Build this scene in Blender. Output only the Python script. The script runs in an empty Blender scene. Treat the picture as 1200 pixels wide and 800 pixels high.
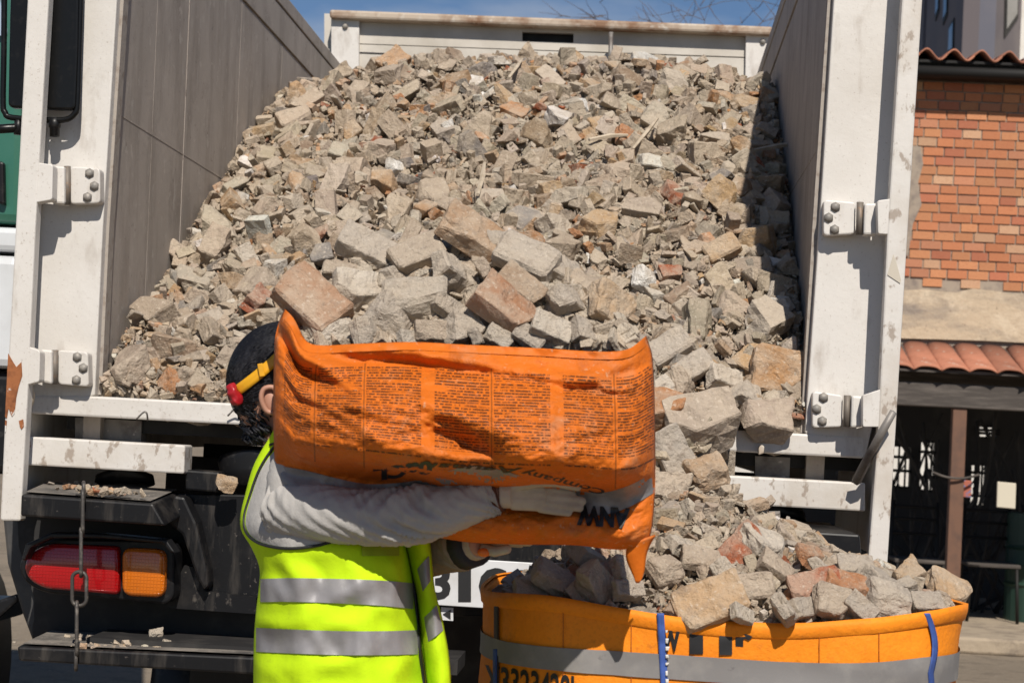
import bpy, bmesh, math, random
import numpy as np
from mathutils import Vector, Matrix, noise, Euler
from math import sin, cos, pi, radians as R
random.seed(11)
rng = np.random.default_rng(11)
scene = bpy.context.scene
COL = scene.collection

# ------------------------------------------------------------------ camera, world, sun, exposure
F = 2200.0                                     # focal length in pixels of the 1200 px wide photograph
CAM = Vector((0, 0, 1.45))
yaw, pitch, roll = math.atan(155 / F), math.atan(105 / F), R(3.0)
fwd = Vector((-sin(yaw) * cos(pitch), cos(yaw) * cos(pitch), sin(pitch)))
r0 = Vector((cos(yaw), sin(yaw), 0)); u0 = r0.cross(fwd)
rgt = r0 * cos(roll) + u0 * sin(roll); upv = u0 * cos(roll) - r0 * sin(roll)
cd = bpy.data.cameras.new('camera'); cam = bpy.data.objects.new('camera', cd); COL.objects.link(cam)
cam.matrix_world = Matrix.Translation(CAM) @ Matrix((rgt, upv, -fwd)).transposed().to_4x4()
cd.sensor_width = 36.0; cd.lens = F / 1200 * 36; cd.clip_end = 500; cd.clip_start = 0.05
cd.dof.use_dof = True; cd.dof.focus_distance = 4.5; cd.dof.aperture_fstop = 10.0
scene.camera = cam

SUN = Vector((0.20, -1.0, 1.04)).normalized()  # direction towards the sun
world = bpy.data.worlds.new('World'); scene.world = world; world.use_nodes = True
wn, wl = world.node_tree.nodes, world.node_tree.links
bg = wn['Background']; sky = wn.new('ShaderNodeTexSky'); sky.sky_type = 'NISHITA'; sky.sun_disc = False
sky.sun_elevation = math.asin(SUN.z); sky.sun_rotation = math.atan2(SUN.x, SUN.y)
sky.air_density = 1.0; sky.dust_density = 0.1; sky.ozone_density = 5.0; sky.altitude = 1500
# thin high cloud streaks over the whole sky
tc = wn.new('ShaderNodeTexCoord'); mp = wn.new('ShaderNodeMapping'); mp.inputs['Scale'].default_value = (2.2, 2.2, 7)
nz = wn.new('ShaderNodeTexNoise'); nz.inputs['Scale'].default_value = 3.1; nz.inputs['Detail'].default_value = 7
rp = wn.new('ShaderNodeValToRGB'); rp.color_ramp.elements[0].position = 0.54; rp.color_ramp.elements[1].position = 0.80
rp.color_ramp.elements[1].color = (0.6, 0.6, 0.6, 1)
mx = wn.new('ShaderNodeMix'); mx.data_type = 'RGBA'; mx.inputs[7].default_value = (8, 8.3, 8.8, 1)
wl.new(tc.outputs['Generated'], mp.inputs[0]); wl.new(mp.outputs[0], nz.inputs['Vector']); wl.new(nz.outputs[0], rp.inputs[0])
wl.new(rp.outputs[0], mx.inputs[0]); wl.new(sky.outputs[0], mx.inputs[6]); wl.new(mx.outputs[2], bg.inputs[0])
bg.inputs[1].default_value = 0.066
sl = bpy.data.lights.new('sun', 'SUN'); sl.energy = 5.0; sl.angle = R(0.53); sl.color = (1.0, 0.935, 0.845)
so = bpy.data.objects.new('sun', sl); COL.objects.link(so); so.rotation_mode = 'QUATERNION'
so.rotation_quaternion = SUN.to_track_quat('Z', 'Y'); so.location = (2, -6, 9)
scene.view_settings.view_transform = 'Standard'; scene.view_settings.look = 'None'
scene.view_settings.exposure = 0.05; scene.view_settings.gamma = 1.0
scene.render.engine = 'CYCLES'; scene.cycles.use_denoising = True
scene.cycles.max_bounces = 6; scene.cycles.diffuse_bounces = 3; scene.cycles.glossy_bounces = 3; scene.cycles.transmission_bounces = 4
scene.cycles.sample_clamp_indirect = 4.0

# ------------------------------------------------------------------ pixel helpers (pixels of the 1200x800 photograph)
def ray(px, py): return fwd * F + rgt * (px - 600) - upv * (py - 400)
def P(px, py, Y):
    d = ray(px, py); return CAM + d * (Y / d.y)
def PX(px, py, X):
    d = ray(px, py); return CAM + d * (X / d.x)
def PZ(px, py, Z):
    d = ray(px, py); return CAM + d * ((Z - CAM.z) / d.z)
def pix(v):
    d = Vector(v) - CAM; z = d.dot(fwd); return 600 + F * d.dot(rgt) / z, 400 - F * d.dot(upv) / z
def lerp(x, pts):
    return float(np.interp(x, [p[0] for p in pts], [p[1] for p in pts]))
def smooth(x, pts):                            # monotone-ish cubic interpolation through control points
    xs = [p[0] for p in pts]; ys = [p[1] for p in pts]
    if x <= xs[0]: return ys[0]
    if x >= xs[-1]: return ys[-1]
    i = max(k for k in range(len(xs)) if xs[k] <= x); i = min(i, len(xs) - 2)
    def m(k):
        if k == 0 or k == len(xs) - 1: return 0 if False else (ys[min(k+1, len(xs)-1)] - ys[max(k-1, 0)]) / (xs[min(k+1, len(xs)-1)] - xs[max(k-1, 0)])
        return (ys[k+1] - ys[k-1]) / (xs[k+1] - xs[k-1])
    h = xs[i+1] - xs[i]; t = (x - xs[i]) / h
    return ((2*t**3 - 3*t*t + 1) * ys[i] + (t**3 - 2*t*t + t) * h * m(i) + (-2*t**3 + 3*t*t) * ys[i+1] + (t**3 - t*t) * h * m(i+1))

# ------------------------------------------------------------------ object helpers
def link(o, parent=None):
    COL.objects.link(o)
    if parent is not None:
        o.parent = parent
        w = Matrix.Identity(4); q = parent
        chain = []
        while q is not None: chain.append(q); q = q.parent
        for q in reversed(chain): w = w @ q.matrix_parent_inverse @ q.matrix_basis
        o.matrix_parent_inverse = w.inverted()
    return o
def tag(o, label=None, cat=None, group=None, kind=None):
    if label: o['label'] = label
    if cat: o['category'] = cat
    if group: o['group'] = group
    if kind: o['kind'] = kind
    return o
def thing(name, label, cat, loc, group=None, parent=None):
    o = bpy.data.objects.new(name, None); o.location = loc; o.empty_display_size = 0.1
    link(o, parent); return tag(o, label, cat, group)
def obj(name, bm, mat, parent=None, smooth_shade=False, bevel=0, recalc=True):
    if isinstance(bm, bmesh.types.BMesh):
        if recalc: bmesh.ops.recalc_face_normals(bm, faces=bm.faces[:])
        if bevel:
            es = [e for e in bm.edges if e.is_manifold and e.calc_face_angle(0) > 0.5]
            bmesh.ops.bevel(bm, geom=es, offset=bevel, segments=2, affect='EDGES', profile=0.5, clamp_overlap=True)
        me = bpy.data.meshes.new(name); bm.to_mesh(me); bm.free()
    else: me = bm
    if mat and not me.materials: me.materials.append(mat)
    if smooth_shade: me.polygons.foreach_set('use_smooth', [True] * len(me.polygons))
    o = bpy.data.objects.new(name, me); return link(o, parent)
def prism_bm(pts, thick, bm=None, vec=None):
    bm = bm or bmesh.new(); vec = vec or Vector((0, thick, 0))
    a = [bm.verts.new(p) for p in pts]; b = [bm.verts.new(Vector(p) + vec) for p in pts]
    bm.faces.new(a); bm.faces.new(b[::-1]); n = len(a)
    for i in range(n): bm.faces.new((a[i], b[i], b[(i+1) % n], a[(i+1) % n]))
    return bm
def ppx(pts, Y, thick, bm=None): return prism_bm([P(x, y, Y) for x, y in pts], thick, bm)
def box_bm(x0, x1, y0, y1, z0, z1, bm=None):
    return prism_bm([Vector((x0, y0, z0)), Vector((x1, y0, z0)), Vector((x1, y0, z1)), Vector((x0, y0, z1))], y1 - y0, bm)
def tube_bm(path, rad, seg=10, bm=None, caps=True):
    bm = bm or bmesh.new(); path = [Vector(p) for p in path]; n = len(path)
    rad = rad if isinstance(rad, (list, tuple)) else [rad] * n; rings = []; ref = None
    for i, p in enumerate(path):
        t = (path[min(i+1, n-1)] - path[max(i-1, 0)]).normalized()
        if ref is None: ref = Vector((0, 0, 1)) if abs(t.z) < 0.9 else Vector((1, 0, 0))
        a = (ref - t * ref.dot(t)).normalized(); b = t.cross(a); ref = a
        rings.append([bm.verts.new(p + (a * cos(2*pi*k/seg) + b * sin(2*pi*k/seg)) * rad[i]) for k in range(seg)])
    for r, s in zip(rings, rings[1:]):
        for k in range(seg): bm.faces.new((r[k], r[(k+1) % seg], s[(k+1) % seg], s[k]))
    if caps: bm.faces.new(rings[0][::-1]); bm.faces.new(rings[-1])
    return bm
def loft_bm(rings, bm=None, closed=True, caps=True):
    bm = bm or bmesh.new(); V = [[bm.verts.new(p) for p in r] for r in rings]; n = len(V[0])
    for r, s in zip(V, V[1:]):
        for k in range(n if closed else n - 1): bm.faces.new((r[k], r[(k+1) % n], s[(k+1) % n], s[k]))
    if caps and closed: bm.faces.new(V[0][::-1]); bm.faces.new(V[-1])
    return bm
def ell_bm(c, rx, ry, rz, bm=None, rot=None, u=20, v=12):
    bm = bm or bmesh.new(); m = Matrix.Translation(c) @ (rot.to_4x4() if rot else Matrix.Identity(4)) @ Matrix.Diagonal((rx, ry, rz, 1))
    bmesh.ops.create_uvsphere(bm, u_segments=u, v_segments=v, radius=1.0, matrix=m); return bm
def arcpts(pts, n=8):                          # smooth a polyline (Catmull-Rom)
    pts = [Vector(p) for p in pts]; out = []
    for i in range(len(pts) - 1):
        p0, p1, p2, p3 = pts[max(i-1, 0)], pts[i], pts[i+1], pts[min(i+2, len(pts)-1)]
        for k in range(n):
            t = k / n
            out.append(0.5 * ((2*p1) + (p2-p0)*t + (2*p0-5*p1+4*p2-p3)*t*t + (3*p1-p0-3*p2+p3)*t**3))
    return out + [pts[-1]]
def round_poly(pts, r, n=4):                   # round the corners of a pixel polygon
    out = []; m = len(pts)
    for i in range(m):
        p = Vector(pts[i]); a = Vector(pts[i-1]) - p; b = Vector(pts[(i+1) % m]) - p
        rr = min(r, a.length * .45, b.length * .45); a = p + a.normalized() * rr; b = p + b.normalized() * rr
        for k in range(n + 1):
            t = k / n; q = a * (1-t)**2 + p * 2*t*(1-t) + b * t*t; out.append((q.x, q.y))
    return out

# ------------------------------------------------------------------ materials
def mat(name, col, rough=0.6, metal=0.0, layers=(), bump=(), coat=0.0, spec=0.5, src=None, vary=0.0, extra=None, sheen=0):
    m = bpy.data.materials.new(name); m.use_nodes = True; n, l = m.node_tree.nodes, m.node_tree.links
    b = n['Principled BSDF']; b.inputs['Roughness'].default_value = rough; b.inputs['Metallic'].default_value = metal
    b.inputs['Coat Weight'].default_value = coat; b.inputs['Specular IOR Level'].default_value = spec
    b.inputs['Sheen Weight'].default_value = sheen
    t = n.new('ShaderNodeTexCoord'); co = t.outputs['Object']
    def rgb(c):
        x = n.new('ShaderNodeRGB'); x.outputs[0].default_value = (*c, 1); return x.outputs[0]
    if src == 'object': cur = n.new('ShaderNodeObjectInfo').outputs['Color']
    elif src: a = n.new('ShaderNodeAttribute'); a.attribute_name = src; cur = a.outputs['Color']
    else: cur = rgb(col)
    if src == 'object':                        # shift the texture from copy to copy
        oi = n.new('ShaderNodeObjectInfo'); ad = n.new('ShaderNodeVectorMath'); ad.operation = 'ADD'
        ml = n.new('ShaderNodeVectorMath'); ml.operation = 'MULTIPLY'; ml.inputs[1].default_value = (37, 17, 29)
        l.new(oi.outputs['Random'], ml.inputs[0]); l.new(co, ad.inputs[0]); l.new(ml.outputs[0], ad.inputs[1]); co = ad.outputs[0]
    def tex(scale, detail=5, stretch=None, kind='noise', dist=0):
        v = co
        if stretch:
            q = n.new('ShaderNodeMapping'); q.inputs['Scale'].default_value = stretch; l.new(co, q.inputs[0]); v = q.outputs[0]
        if kind == 'noise':
            x = n.new('ShaderNodeTexNoise'); x.inputs['Detail'].default_value = detail; x.inputs['Roughness'].default_value = 0.62; x.inputs['Distortion'].default_value = dist
            o = x.outputs[0]
        elif kind == 'cells': x = n.new('ShaderNodeTexVoronoi'); o = x.outputs['Color']
        else: x = n.new('ShaderNodeTexVoronoi'); x.feature = 'DISTANCE_TO_EDGE'; o = x.outputs[0]
        x.inputs['Scale'].default_value = scale; l.new(v, x.inputs['Vector']); return o
    def mixc(fac, a, c, blend='MIX'):
        x = n.new('ShaderNodeMix'); x.data_type = 'RGBA'; x.blend_type = blend
        if hasattr(fac, 'is_linked'): l.new(fac, x.inputs[0])
        else: x.inputs[0].default_value = fac
        l.new(a, x.inputs[6]); l.new(c, x.inputs[7]); return x.outputs[2]
    def ramp(v, lo, hi, mx=1.0):
        x = n.new('ShaderNodeMapRange'); x.inputs[1].default_value = lo; x.inputs[2].default_value = hi; x.inputs[4].default_value = mx
        l.new(v, x.inputs[0]); return x.outputs[0]
    for L in layers:                           # dict(scale, col, lo, hi, mx, stretch, kind)
        f = ramp(tex(L['scale'], L.get('detail', 6), L.get('stretch'), L.get('kind', 'noise'), L.get('dist', 0)), L['lo'], L['hi'], L.get('mx', 1))
        cur = mixc(f, cur, rgb(L['col']), L.get('blend', 'MIX'))
    if vary:
        oi = n.new('ShaderNodeObjectInfo'); h = n.new('ShaderNodeHueSaturation'); h.inputs['Hue'].default_value = 0.5
        l.new(ramp(oi.outputs['Random'], 0, 1), h.inputs['Fac']) if False else None
        mr = n.new('ShaderNodeMapRange'); mr.inputs[3].default_value = 1 - vary; mr.inputs[4].default_value = 1 + vary
        l.new(oi.outputs['Random'], mr.inputs[0]); l.new(mr.outputs[0], h.inputs['Value']); l.new(cur, h.inputs['Color']); cur = h.outputs[0]
    ctx = dict(n=n, l=l, b=b, co=co, tc=t, mixc=mixc, ramp=ramp, tex=tex, rgb=rgb)
    if extra: cur = extra(cur, ctx)
    l.new(cur, b.inputs['Base Color'])
    hgt = None
    for s, st, d in bump:
        x = n.new('ShaderNodeBump'); x.inputs['Strength'].default_value = st; x.inputs['Distance'].default_value = d
        l.new(tex(s, 6), x.inputs['Height'])
        if hgt is not None: l.new(hgt, x.inputs['Normal'])
        hgt = x.outputs[0]
    if hgt is not None: l.new(hgt, b.inputs['Normal'])
    return m

DUST = (0.36, 0.31, 0.26)
M = {}
M['white'] = mat('worn white paint', (0.62, 0.59, 0.55), 0.5, layers=[
    dict(scale=2.2, col=(0.44, 0.40, 0.345), lo=0.45, hi=0.75, mx=0.5), dict(scale=14, col=(0.36, 0.31, 0.26), lo=0.56, hi=0.72, mx=0.6, stretch=(1, 1, 0.35)), dict(scale=130, col=(0.34, 0.29, 0.24), lo=0.60, hi=0.68, mx=0.6),
    dict(scale=70, col=(0.30, 0.25, 0.20), lo=0.66, hi=0.74, mx=0.7), dict(scale=9, col=(0.24, 0.09, 0.03), lo=0.74, hi=0.78, mx=0.9)], bump=[(60, 0.12, 0.004), (6, 0.25, 0.01)])
M['white_scuffed'] = mat('chipped white paint', (0.60, 0.57, 0.53), 0.55, layers=[
    dict(scale=4, col=(0.44, 0.38, 0.31), lo=0.45, hi=0.7, mx=0.7), dict(scale=26, col=(0.28, 0.22, 0.17), lo=0.56, hi=0.62, mx=0.8, stretch=(1, 1, 0.6)),
    dict(scale=5.2, col=(0.30, 0.10, 0.03), lo=0.66, hi=0.70, mx=0.95, stretch=(2.4, 1, 0.8))], bump=[(45, 0.2, 0.005)])
M['rust'] = mat('rusted steel', (0.30, 0.105, 0.035), 0.85, layers=[dict(scale=30, col=(0.14, 0.045, 0.015), lo=0.45, hi=0.65), dict(scale=16, col=(0.60, 0.57, 0.53), lo=0.56, hi=0.59)], bump=[(80, 0.4, 0.003)])
M['rust_lip'] = mat('rusty painted lip', (0.45, 0.37, 0.29), 0.8, layers=[dict(scale=6, col=(0.20, 0.10, 0.05), lo=0.45, hi=0.62, mx=0.9), dict(scale=20, col=(0.55, 0.50, 0.43), lo=0.55, hi=0.68, mx=.8)], bump=[(50, 0.3, 0.004)])
M['wall'] = mat('dusty steel wall', (0.345, 0.302, 0.262), 0.7, layers=[
    dict(scale=3.0, col=(0.42, 0.37, 0.325), lo=0.4, hi=0.7, mx=0.8), dict(scale=9, col=(0.21, 0.18, 0.152), lo=0.46, hi=0.72, mx=0.75, stretch=(1, 1, 0.2)), dict(scale=4.5, col=(0.20, 0.17, 0.145), lo=0.58, hi=0.72, mx=0.7), dict(scale=18, col=(0.47, 0.42, 0.37), lo=0.62, hi=0.67, mx=0.6), dict(scale=22, col=(0.44, 0.40, 0.355), lo=0.60, hi=0.70, mx=0.6, stretch=(1, 1, .5)),
    dict(scale=38, col=(0.10, 0.085, 0.075), lo=0.64, hi=0.72, mx=0.7), dict(scale=55, col=(0.50, 0.46, 0.42), lo=0.68, hi=0.74, mx=0.7)], bump=[(40, 0.15, 0.004), (5, 0.2, 0.01)])
M['weld'] = mat('pale weld seam', (0.35, 0.305, 0.265), 0.7, layers=[dict(scale=24, col=(0.52, 0.47, 0.41), lo=0.56, hi=0.64, mx=.8), dict(scale=50, col=(0.16, 0.13, 0.11), lo=0.58, hi=0.66)])
M['jamb'] = mat('dusty post edge', (0.34, 0.30, 0.26), 0.75, layers=[dict(scale=30, col=(0.18, 0.13, 0.10), lo=0.5, hi=0.7, mx=.8)], bump=[(40, 0.2, 0.004)])
M['front'] = mat('dusty white front board', (0.55, 0.51, 0.45), 0.65, layers=[dict(scale=3, col=(0.40, 0.36, 0.30), lo=0.4, hi=0.7), dict(scale=25, col=(0.18, 0.14, 0.10), lo=0.68, hi=0.74, mx=.8)], bump=[(30, 0.2, 0.005)])
M['bolt'] = mat('steel bolt', (0.22, 0.205, 0.185), 0.6, 0.25, layers=[dict(scale=60, col=(0.40, 0.36, 0.31), lo=0.45, hi=0.7)], bump=[(90, 0.2, 0.002)])
M['pin'] = mat('greasy hinge pin', (0.17, 0.145, 0.12), 0.6, 0.2, layers=[dict(scale=40, col=(0.26, 0.17, 0.11), lo=0.55, hi=0.7)])
M['black'] = mat('black painted steel', (0.007, 0.007, 0.008), 0.45, spec=.25, layers=[
    dict(scale=5, col=(0.075, 0.066, 0.058), lo=0.52, hi=0.80, mx=0.4), dict(scale=60, col=(0.22, 0.19, 0.165), lo=0.65, hi=0.72, mx=0.6), dict(scale=7, col=(0.12, 0.105, 0.09), lo=0.50, hi=0.75, mx=0.6, stretch=(2.5, 1, .35)),
    dict(scale=12, col=(0.20, 0.175, 0.15), lo=0.66, hi=0.74, mx=0.8, stretch=(1, 1, .5))], bump=[(50, 0.15, 0.003)])
M['black_clean'] = mat('black rubber and plastic', (0.008, 0.008, 0.009), 0.4, spec=.3, layers=[dict(scale=30, col=(0.08, 0.075, 0.07), lo=0.55, hi=0.8, mx=0.5)], bump=[(60, 0.1, 0.002)])
M['dusty_black'] = mat('dust-covered black step', (0.05, 0.046, 0.042), 0.8, layers=[dict(scale=6, col=(0.25, 0.22, 0.185), lo=0.38, hi=0.62, mx=0.9), dict(scale=60, col=(0.42, 0.37, 0.32), lo=0.6, hi=0.7, mx=.8)], bump=[(60, 0.3, 0.004)])
M['chassis'] = mat('dark chassis', (0.012, 0.011, 0.011), 0.7, layers=[dict(scale=8, col=(0.05, 0.045, 0.04), lo=0.5, hi=0.8)])
M['steel'] = mat('dirty grey steel', (0.24, 0.22, 0.20), 0.55, 0.3, layers=[dict(scale=14, col=(0.12, 0.10, 0.09), lo=0.45, hi=0.65), dict(scale=40, col=(0.45, 0.41, 0.37), lo=0.62, hi=0.7)], bump=[(60, 0.3, 0.003)])
M['chain'] = mat('dark chain steel', (0.07, 0.063, 0.057), 0.55, 0.4, layers=[dict(scale=60, col=(0.20, 0.175, 0.15), lo=0.5, hi=0.7)], bump=[(90, 0.3, 0.002)])
def lens_pat(cur, c):                          # fine moulded grid of the lamp lens
    n, l = c['n'], c['l']
    br = n.new('ShaderNodeTexBrick'); br.offset = 0; br.inputs['Scale'].default_value = 1; br.inputs['Brick Width'].default_value = 0.009; br.inputs['Row Height'].default_value = 0.009; br.inputs['Mortar Size'].default_value = 0.0012; br.inputs['Mortar Smooth'].default_value = 0.6
    sp = n.new('ShaderNodeSeparateXYZ'); cb = n.new('ShaderNodeCombineXYZ'); l.new(c['co'], sp.inputs[0]); l.new(sp.outputs[0], cb.inputs[0]); l.new(sp.outputs[2], cb.inputs[1]); l.new(cb.outputs[0], br.inputs['Vector'])
    bp = n.new('ShaderNodeBump'); bp.inputs['Strength'].default_value = 0.6; bp.inputs['Distance'].default_value = 0.003; l.new(br.outputs['Fac'], bp.inputs['Height']); l.new(bp.outputs[0], c['b'].inputs['Normal'])
    return cur
M['red_lens'] = mat('red lens', (0.36, 0.004, 0.007), 0.18, coat=0.6, extra=lens_pat)
M['amber_lens'] = mat('amber lens', (0.58, 0.14, 0.006), 0.18, coat=0.6, extra=lens_pat)
M['plate'] = mat('number plate', (0.62, 0.63, 0.64), 0.4, layers=[dict(scale=9, col=(0.45, 0.43, 0.40), lo=0.45, hi=0.75, mx=.6)])
M['ink'] = mat('black ink', (0.012, 0.012, 0.013), 0.55)
M['ink_soft'] = mat('faded black print', (0.030, 0.020, 0.015), 0.6)
M['green'] = mat('green lorry paint', (0.030, 0.130, 0.088), 0.35, coat=0.3, layers=[dict(scale=5, col=(0.06, 0.16, 0.12), lo=0.45, hi=0.8, mx=.6)])
M['lorry_white'] = mat('white lorry panel', (0.62, 0.64, 0.66), 0.4, coat=0.2, layers=[dict(scale=5, col=(0.42, 0.42, 0.42), lo=0.45, hi=0.8, mx=.6)])
M['glass'] = mat('dark window glass', (0.02, 0.025, 0.03), 0.08, coat=0.5)
M['mirror_back'] = mat('black mirror housing', (0.006, 0.006, 0.006), 0.30, spec=.25, layers=[dict(scale=40, col=(0.02, 0.018, 0.016), lo=0.55, hi=0.75, mx=.6)], bump=[(60, 0.15, 0.002)])

def rubble_mat(name, src):
    k = .11 if src == 'object' else 1.0
    return mat(name, (0.4, 0.34, 0.27), 0.95, spec=0.15, src=src, layers=[
        dict(scale=7 if k == 1 else 1.6, col=(0.470, 0.390, 0.300), lo=0.42, hi=0.60, mx=0.7 if k == 1 else .58),
        dict(scale=26 if k == 1 else 5, col=(0.24, 0.19, 0.15), lo=0.54, hi=0.72, mx=0.6),
        dict(scale=60 if k == 1 else 14, col=(0.60, 0.52, 0.42), lo=0.56, hi=0.68, mx=0.55)], bump=[(22 if k == 1 else 5, 0.7, 0.03 * (1 if k == 1 else .5)), (80 if k == 1 else 16, 0.8, 0.010 * (1 if k == 1 else .6))])
M['chunk'] = rubble_mat('broken masonry', 'object')
M['debris'] = rubble_mat('small broken masonry', 'tint')
M['dirt'] = mat('fine rubble dust', (0.36, 0.30, 0.235), 0.97, spec=0.1, layers=[dict(scale=60, col=(0.22, 0.185, 0.15), lo=0.45, hi=0.6, mx=.8), dict(scale=110, col=(0.46, 0.41, 0.35), lo=0.55, hi=0.65, mx=.8)], bump=[(60, 0.8, 0.02), (140, 0.8, 0.008)])
M['splinter'] = mat('pale wood splinter', (0.50, 0.42, 0.32), 0.8, layers=[dict(scale=20, col=(0.34, 0.27, 0.19), lo=0.45, hi=0.7)])

# ------------------------------------------------------------------ ground
M['ground'] = mat('dusty ground', (0.20, 0.165, 0.125), 0.95, spec=0.1, layers=[
    dict(scale=0.5, col=(0.27, 0.22, 0.165), lo=0.4, hi=0.65), dict(scale=6, col=(0.12, 0.10, 0.08), lo=0.5, hi=0.7, mx=.8), dict(scale=40, col=(0.34, 0.29, 0.23), lo=0.58, hi=0.68, mx=.8)], bump=[(3, 0.5, 0.05), (30, 0.6, 0.015)])
bm = bmesh.new(); bmesh.ops.create_grid(bm, x_segments=60, y_segments=60, size=150, matrix=Matrix.Translation((0, 100, 0)))
for v in bm.verts: v.co.z = 0
tag(obj('ground', bm, M['ground']), kind='structure')

# ------------------------------------------------------------------ the tipper truck
YR, YF = 5.10, 9.0                             # rear face and front board of the body
truck = thing('tipper_truck', 'white high-sided tipper truck with open rear doors, loaded with rubble', 'truck', (-0.52, 5.1, 0))
# inner wall planes, slightly flared upwards
La, Lb = P(121, 462, YR + .08), P(151, -225, YR + .08)
Ra, Rb = P(945, 500, YR + .08), P(985, -215, YR + .08)
def XL(z): return La.x + (Lb.x - La.x) * (z - La.z) / (Lb.z - La.z)
def XR(z): return Ra.x + (Rb.x - Ra.x) * (z - Ra.z) / (Rb.z - Ra.z)
ZT, ZFLOOR = 3.17, 1.44
def wall_piece(xf, s, y0, y1, z0, z1, d0, d1, bm=None):
    # slab lying along the flared wall; s = outward sign, d0..d1 = distance outward from the inner plane
    bm = bm or bmesh.new(); q = []
    for y in (y0, y1):
        q.append([Vector((xf(z0) + s*d0, y, z0)), Vector((xf(z1) + s*d0, y, z1)), Vector((xf(z1) + s*d1, y, z1)), Vector((xf(z0) + s*d1, y, z0))])
    return loft_bm(q, bm)
for xf, s in ((XL, -1), (XR, 1)):
    w = obj('side_wall', wall_piece(xf, s, YR + .085, YF, ZFLOOR - .1, ZT, .006, .055), M['wall'], truck)
    y = YR + .09; k = 0
    while y < YF - .05:
        wd = min(.39 if k < 2 else .78 if k < 4 else 1.2, YF - y)
        for z0, z1 in ((ZFLOOR, 2.288), (2.293, 2.975)):
            pnl = obj('panel', wall_piece(xf, s, y + .0001, y + wd - .0001, z0, z1, 0, .006), M['wall'], w)
        if wd > .2 and s < 0: obj('weld_seam', wall_piece(xf, s, y + wd - .003, y + wd + .002, ZFLOOR + .05, 2.97, -.0015 if k == 1 else -.0006, .002), M['weld'] if k == 1 else M['wall'], w)
        y += wd; k += 1
    obj('upper_rail', wall_piece(xf, s, YR + .09, YF - .02, 2.985, 3.115, -.004, .006), M['wall'], w, bevel=.002)
    obj('top_rail', wall_piece(xf, s, YR + .09, YF - .02, 3.122, ZT + .01, -.007, .06), M['wall'], w, bevel=.003)
    obj('long_seam', wall_piece(xf, s, YR + .09, YF - .02, 2.2885, 2.2925, -.001, .004), M['weld'], w)
obj('floor', box_bm(-1.62, .62, YR + .13, YF, ZFLOOR - .05, ZFLOOR), M['chassis'], truck)

# front board with its slot
fb = obj('front_board', ppx([(380, 16), (910, 36), (910, 300), (380, 300)], YF + .06, .05), M['front'], truck)
slot = ((612, 38), (672, 40), (672, 50), (612, 48))
for nm, pts in (('board', [(388, 24), (612, 32), (612, 58), (388, 50)]), ('board', [(672, 35), (905, 42), (905, 68), (672, 60)]),
                ('board', [(612, 32), (672, 34.5), (672, 39.5), (612, 37.5)]), ('board', [(612, 48.5), (672, 50.5), (672, 60), (612, 58)]),
                ('board', [(388, 51), (905, 69.5), (905, 130), (388, 112)])):
    obj(nm, ppx(pts, YF, .03), M['front'], fb)
obj('slot_back', ppx([(608, 34), (676, 36), (676, 54), (608, 52)], YF + .05, .008), M['chassis'], fb)
obj('seam_strip', ppx([(420, 61), (470, 63), (470, 64.2), (420, 62.2)], YF - .004, .006), M['chassis'], fb)
obj('top_lip', ppx([(386, 11), (906, 31), (906, 41), (386, 21)], YF - .07, .19), M['rust_lip'], fb, bevel=.012)
for pts, bl in (([(388, 22), (421, 24), (420, 110), (388, 110)], (404.5, 31)), ([(874, 40), (905, 42), (905, 120), (873, 118)], (894, 49))):
    cp = obj('corner_plate', ppx(pts, YF - .03, .028), M['white'], fb, bevel=.003)
    obj('bolt', ell_bm(P(*bl, YF - .035), .014, .012, .014, u=12, v=8), M['bolt'], cp, True)
obj('stake', tube_bm([P(716, 38, YF - .09), P(715, 95, YF - .09)], .011), M['steel'], fb, True)

# rear corner posts
pl = obj('rear_post', ppx([(70, -232), (151, -232), (137, 0), (120.5, 267), (111, 463), (36, 483), (44, 300), (50, 0)], YR, .07), M['white'], truck, bevel=.004)
obj('post_edge', ppx([(151.6, -232), (137.6, 0), (121.1, 267), (111.8, 463), (119, 462), (128, 267), (145, 0), (158, -232)][::-1], YR + .035, .05), M['jamb'], pl)
pr = obj('rear_post', ppx([(977 + 14, -224), (1086, -224), (1072, 0), (1052, 300), (1040, 420), (1014, 537), (1012, 536), (943.5, 507), (945, 480), (960, 267), (977, 0)], YR, .07), M['white'], truck, bevel=.004)
obj('post_edge', ppx([(990.3, -224), (976.3, 0), (959.3, 267), (944.2, 480), (943, 507), (938, 507), (952, 267), (970, 0), (985, -224)], YR + .035, .05), M['jamb'], pr)
# rear sill
sill = obj('rear_sill', ppx([(36, 463.5), (111, 464), (600, 489), (943, 508), (1012, 512), (1012.5, 537), (600, 515), (240, 495.5), (36, 484.5)], YR - .004, .13), M['white'], truck, bevel=.006)
for x, y in ((168, 488), (275, 484)):
    obj('hook', tube_bm(arcpts([P(x - 8, y + 3, YR - .02), P(x, y - 5, YR - .03), P(x + 4, y - 4, YR - .03), P(x + 5, y + 4, YR - .012)], 4), .0028, 6), M['steel'], sill, True)
obj('lug', ppx([(892, 520), (896, 523), (895, 531), (889, 533), (889, 525)], YR - .03, .03), M['rust_lip'], sill, bevel=.003)

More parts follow.
